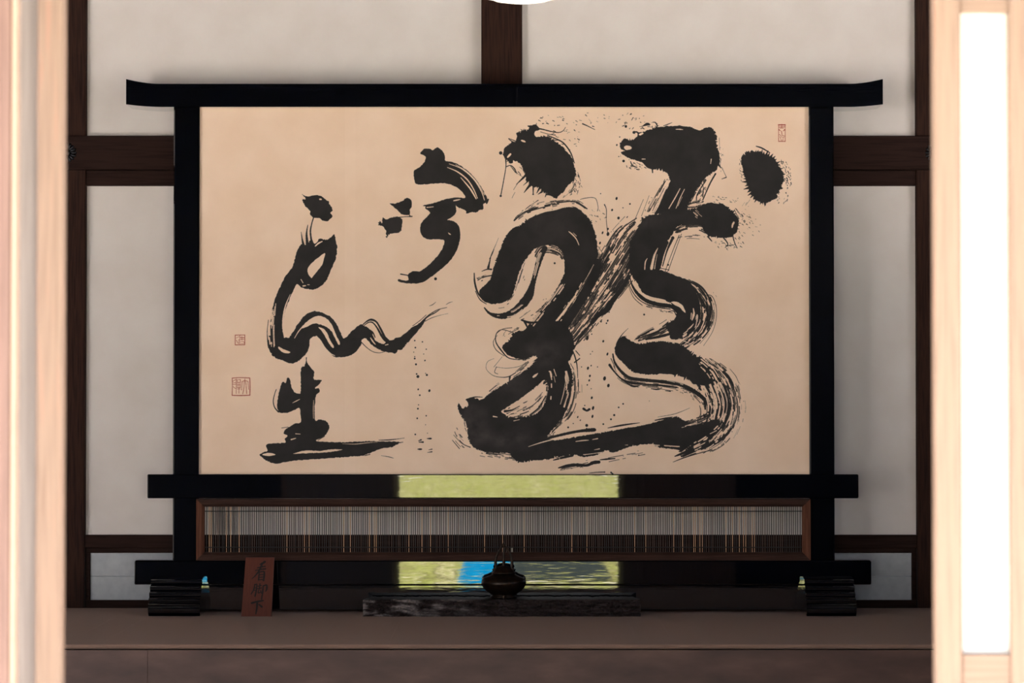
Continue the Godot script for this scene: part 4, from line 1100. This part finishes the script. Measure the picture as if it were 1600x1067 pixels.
func build_small_things() -> void:
	# carpet
	var st := begin()
	var prof := PackedVector2Array([Vector2(0.055, -0.008), Vector2(1.862, -0.02), Vector2(1.88, -0.016), Vector2(1.886, -0.008), Vector2(1.882, -0.001), Vector2(1.87, 0.001), Vector2(1.84, 0.0), Vector2(0.055, 0.0)])
	extrude(st, prof, -4.9, 3.85, 0, 0.8)
	tag(obj("carpet", st, M.carpet), "plain brown felt carpet covering the raised floor under the screen", "carpet")

	# thick slab of wood with natural edges
	var zs := 0.535
	var xa := wx(567, 950, zs)
	var xb := wx(1001, 950, zs)
	var top := wy(937, zs)
	var slab := base("wooden_slab", Vector3((xa + xb) * 0.5, 0, 0.43))
	tag(slab, "low slab of dark gnarled wood under the bronze incense burner", "slab")
	var n := 240
	var nz := FastNoiseLite.new()
	nz.seed = 15
	nz.frequency = 1.0
	nz.fractal_octaves = 4
	var ring_front := []
	var rows := 16
	var face := begin()
	for i in n + 1:
		var x := lerpf(xa, xb, i / float(n))
		var col := []
		for k in rows + 1:
			var y := top * k / rows
			var deep := 0.012 * nz.get_noise_2d(x * 14.0, y * 60.0) + 0.008 * nz.get_noise_2d(x * 45.0, y * 130.0)
			if x < xa + 0.28: deep += 0.018 * nz.get_noise_2d(x * 30.0 + y * 40.0, y * 50.0 + 9.0)
			if k == 0 or k == rows: deep -= 0.005
			col.append(Vector3(x, y + (0.003 * nz.get_noise_2d(x * 20.0, 3.0) if k == rows else 0.0), zs + deep))
		ring_front.append(col)
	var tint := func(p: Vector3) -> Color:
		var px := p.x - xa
		var painted_glint := clampf(1.05 - px / 0.55, 0.0, 1.0) * clampf(0.35 + 2.4 * nz.get_noise_2d(px * 5.0 - p.y * 8.0, p.y * 20.0 + px * 5.0), 0.0, 1.0)  # pale patches paint the highlights at the left end into the colour
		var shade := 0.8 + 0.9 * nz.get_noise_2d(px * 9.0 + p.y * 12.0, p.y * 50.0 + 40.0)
		return Color(0.04, 0.027, 0.026).lerp(Color(0.5, 0.42, 0.4), painted_glint * 0.95) * maxf(shade, 0.3)
	for i in n:
		for k in rows:
			var corner := [ring_front[i][k], ring_front[i + 1][k], ring_front[i + 1][k + 1], ring_front[i][k + 1]]
			var nn0: Vector3 = (corner[1] - corner[0]).cross(corner[3] - corner[0]).normalized()
			if nn0.z < 0.0: nn0 = -nn0
			for e in [0, 2, 1, 0, 3, 2]:
				face.set_normal(nn0)
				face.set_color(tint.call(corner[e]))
				face.add_vertex(corner[e])
	face.set_color(Color(0.035, 0.024, 0.022))
	for e in [0, n]:
		for k in rows:
			var p0: Vector3 = ring_front[e][k]
			var p1: Vector3 = ring_front[e][k + 1]
			quad(face, p0, p1, Vector3(p1.x + (0.03 if e == 0 else -0.03), p1.y, 0.345), Vector3(p0.x + (0.03 if e == 0 else -0.03), p0.y, 0.345), Vector3(0, p0.y, 0.4))
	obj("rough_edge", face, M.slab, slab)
	var upper := begin()
	var last := []
	for i in n + 1:
		var f: Vector3 = ring_front[i][rows]
		var t := i / float(n)
		var x := lerpf(xa + 0.03, xb - 0.03, t)
		var ridge := 0.001 + 0.004 * nz.get_noise_2d(x * 11.0, 77.0) + 0.003 * nz.get_noise_2d(x * 34.0, 70.0)
		var col := [f, Vector3(lerpf(f.x, x, 0.3), top + 0.002, 0.48), Vector3(lerpf(f.x, x, 0.8), top + 0.001, 0.39), Vector3(x, top + ridge, 0.35), Vector3(x, 0.0, 0.342)]
		if i > 0:
			for k in 4:
				quad(upper, last[k], last[k + 1], col[k + 1], col[k], Vector3(x, 0.02, 0.43))
		last = col
	obj("slab_top", upper, M.slab_top, slab)

	# incense burner
	var zb := 0.44
	var c := Vector3(wx(787, 920, zb), top + 0.001, zb)
	var u := (CAM_Z - zb) / F
	var b := base("incense_burner", c)
	tag(b, "squat dark bronze incense burner with a domed lid and looped handle", "incense burner")
	st = begin()
	lathe(st, PackedVector2Array([Vector2(0.0, 0.0), Vector2(0.055, 0.0), Vector2(0.062, 0.004), Vector2(0.06, 0.01), Vector2(0.052, 0.014), Vector2(0.06, 0.02), Vector2(0.078, 0.032), Vector2(0.092, 0.046), Vector2(0.1, 0.06), Vector2(0.1015, 0.072), Vector2(0.098, 0.082), Vector2(0.088, 0.09), Vector2(0.072, 0.097), Vector2(0.058, 0.103), Vector2(0.05, 0.11), Vector2(0.0, 0.11)]), c, 56)
	obj("bowl", st, M.bronze, b)
	st = begin()
	lathe(st, PackedVector2Array([Vector2(0.0, 0.108), Vector2(0.05, 0.108), Vector2(0.055, 0.112), Vector2(0.053, 0.117), Vector2(0.046, 0.119), Vector2(0.042, 0.126), Vector2(0.036, 0.134), Vector2(0.025, 0.141), Vector2(0.012, 0.145), Vector2(0.0, 0.146)]), c, 40)
	obj("lid", st, M.bronze, b)
	st = begin()
	for g in [-1.0, 1.0]:
		var path := PackedVector3Array()
		for k in 11:
			var t := k / 10.0
			path.append(c + Vector3(g * (0.036 * sin(t * PI * 0.5) + 0.006 * sin(t * PI)), 0.245 - 0.108 * t, 0.0))
		tube(st, path, 0.004, 0.0065)
		var hook := PackedVector3Array()
		for k in 9:
			var t := k / 8.0
			hook.append(c + Vector3(g * (0.036 + 0.008 * sin(t * PI)), 0.137 - 0.02 * t, 0.0))
		tube(st, hook, 0.0065, 0.003)
	tube(st, PackedVector3Array([c + Vector3(0, 0.25, 0), c + Vector3(0, 0.19, 0.004), c + Vector3(0, 0.145, 0.0)]), 0.003, 0.0075)
	lathe(st, PackedVector2Array([Vector2(0.0, 0.225), Vector2(0.006, 0.228), Vector2(0.008, 0.236), Vector2(0.006, 0.244), Vector2(0.003, 0.25), Vector2(0.0, 0.258)]), c, 16)
	obj("handle", st, M.bronze, b)
	for k in 3:
		var a := PI * 0.5 + TAU * k / 3.0
		st = begin()
		var foot := c + Vector3(cos(a) * 0.054, 0.0, sin(a) * 0.054)
		tube(st, PackedVector3Array([foot, foot + Vector3(0, 0.006, 0), foot + Vector3(0, 0.014, 0)]), 0.007, 0.011)
		obj("leg", st, M.bronze, b)

	# little wooden sign leaning back
	var zb2 := 0.53
	var zt := 0.40
	var bl := Vector3(wx(377, 964, zb2), 0.0, zb2)
	var br := Vector3(wx(424, 964, zb2), 0.0, zb2)
	var tr := Vector3(wx(428.5, 871, zt), wy(871, zt), zt)
	var tl := Vector3(wx(384, 871, zt), wy(871, zt), zt)
	var sign_ := base("wooden_sign", Vector3((bl.x + br.x) * 0.5, 0, zb2))
	tag(sign_, "small reddish wooden board with three black brushed characters, leaning before the left foot", "sign")
	var sm := mat(Color.WHITE, 0.6)
	sm.albedo_texture = sign_texture()
	sm.texture_repeat = false
	st = begin()
	picture_face(st, bl, br, tr, tl)
	obj("inscribed_face", st, sm, sign_)
	st = begin()
	var nn := (br - bl).cross(tl - bl).normalized() * -0.018
	var mid := (bl + tr) * 0.5 + nn * 0.5
	nn.y = maxf(nn.y, 0.0)
	for e in [[bl, br], [br, tr], [tr, tl], [tl, bl]]:
		quad(st, e[0], e[1], e[1] + nn, e[0] + nn, mid)
	quad(st, bl + nn, br + nn, tr + nn, tl + nn, mid)
	obj("board", st, M.sign_wood, sign_)

func build_lantern() -> void:
	var zl := 4.5
	var bottom := wy(2.5, zl)
	var c := Vector3(wx(815, 0, zl), bottom + 0.22, zl)
	var l := base("paper_lantern", c)
	tag(l, "round white paper lamp hanging from the ceiling above the screen", "lamp")
	var paper := mat(Color8(250, 246, 238), 0.8)
	paper.backlight_enabled = true
	paper.backlight = Color(0.7, 0.7, 0.68)
	paper.emission_enabled = true
	paper.emission = Color(1.0, 0.95, 0.88)
	paper.emission_energy_multiplier = 0.7
	var prof := PackedVector2Array()
	for k in 41:
		var a := -PI * 0.5 + PI * (0.02 + 0.96 * k / 40.0)
		prof.append(Vector2(0.3 * cos(a), 0.22 * sin(a) + 0.0025 * cos(k * PI)))
	var st := begin()
	lathe(st, prof, c, 48)
	obj("shade", st, paper, l)
	st = begin()
	tube(st, PackedVector3Array([c + Vector3(0, 0.21, 0), c + Vector3(0, 0.3, 0), Vector3(c.x, 3.3, c.z)]), 0.004, 0.004, 6)
	obj("cord", st, M.wire, l)
	var o := OmniLight3D.new()
	o.name = "lantern_light"
	o.light_color = Color(1.0, 0.94, 0.85)
	o.light_energy = 0.25
	o.omni_range = 12.0
	o.omni_attenuation = 2.0
	o.light_size = 0.1
	o.shadow_enabled = true
	o.position = Vector3(c.x, bottom - 0.03, c.z)
	add_child(o)

func _ready() -> void:
	# camera
	var cam := Camera3D.new()
	cam.name = "camera"
	cam.position = Vector3(0, EYE, CAM_Z)
	cam.rotation.x = PITCH
	var at := CameraAttributesPhysical.new()
	at.frustum_focal_length = 12.0 / (533.5 / F)
	at.frustum_focus_distance = 12.2
	at.frustum_near = 0.05
	at.frustum_far = 200.0
	at.exposure_aperture = 6.0
	cam.attributes = at
	cam.current = true
	add_child(cam)
	# sky
	var env := Environment.new()
	env.background_mode = Environment.BG_SKY
	var sky := Sky.new()
	var sm := ProceduralSkyMaterial.new()
	sm.sky_top_color = Color(0.3, 0.44, 0.62)
	sm.sky_horizon_color = Color(0.93, 0.92, 0.9)
	sm.sky_curve = 0.2
	sm.ground_bottom_color = Color(0.5, 0.47, 0.42)
	sm.ground_horizon_color = Color(0.6, 0.58, 0.54)
	sm.sky_energy_multiplier = 2.15
	sm.ground_energy_multiplier = 0.8
	sky.sky_material = sm
	env.sky = sky
	env.tonemap_mode = Environment.TONE_MAPPER_LINEAR
	env.tonemap_exposure = 1.18
	env.sdfgi_enabled = true
	env.ssao_enabled = true
	env.ssil_enabled = true
	var we := WorldEnvironment.new()
	we.name = "world"
	we.environment = env
	add_child(we)
	# sun, high behind the camera and to its left
	var sun := DirectionalLight3D.new()
	sun.name = "sun"
	sun.light_energy = 16.0
	sun.light_color = Color(1.0, 0.975, 0.945)
	sun.light_angular_distance = 0.6
	sun.shadow_enabled = true
	sun.rotation = Vector3(deg_to_rad(-58), deg_to_rad(-32), 0)
	add_child(sun)

	make_materials()
	build_wall()
	build_shell()
	build_doors()
	build_screen()
	build_small_things()
	build_lantern()
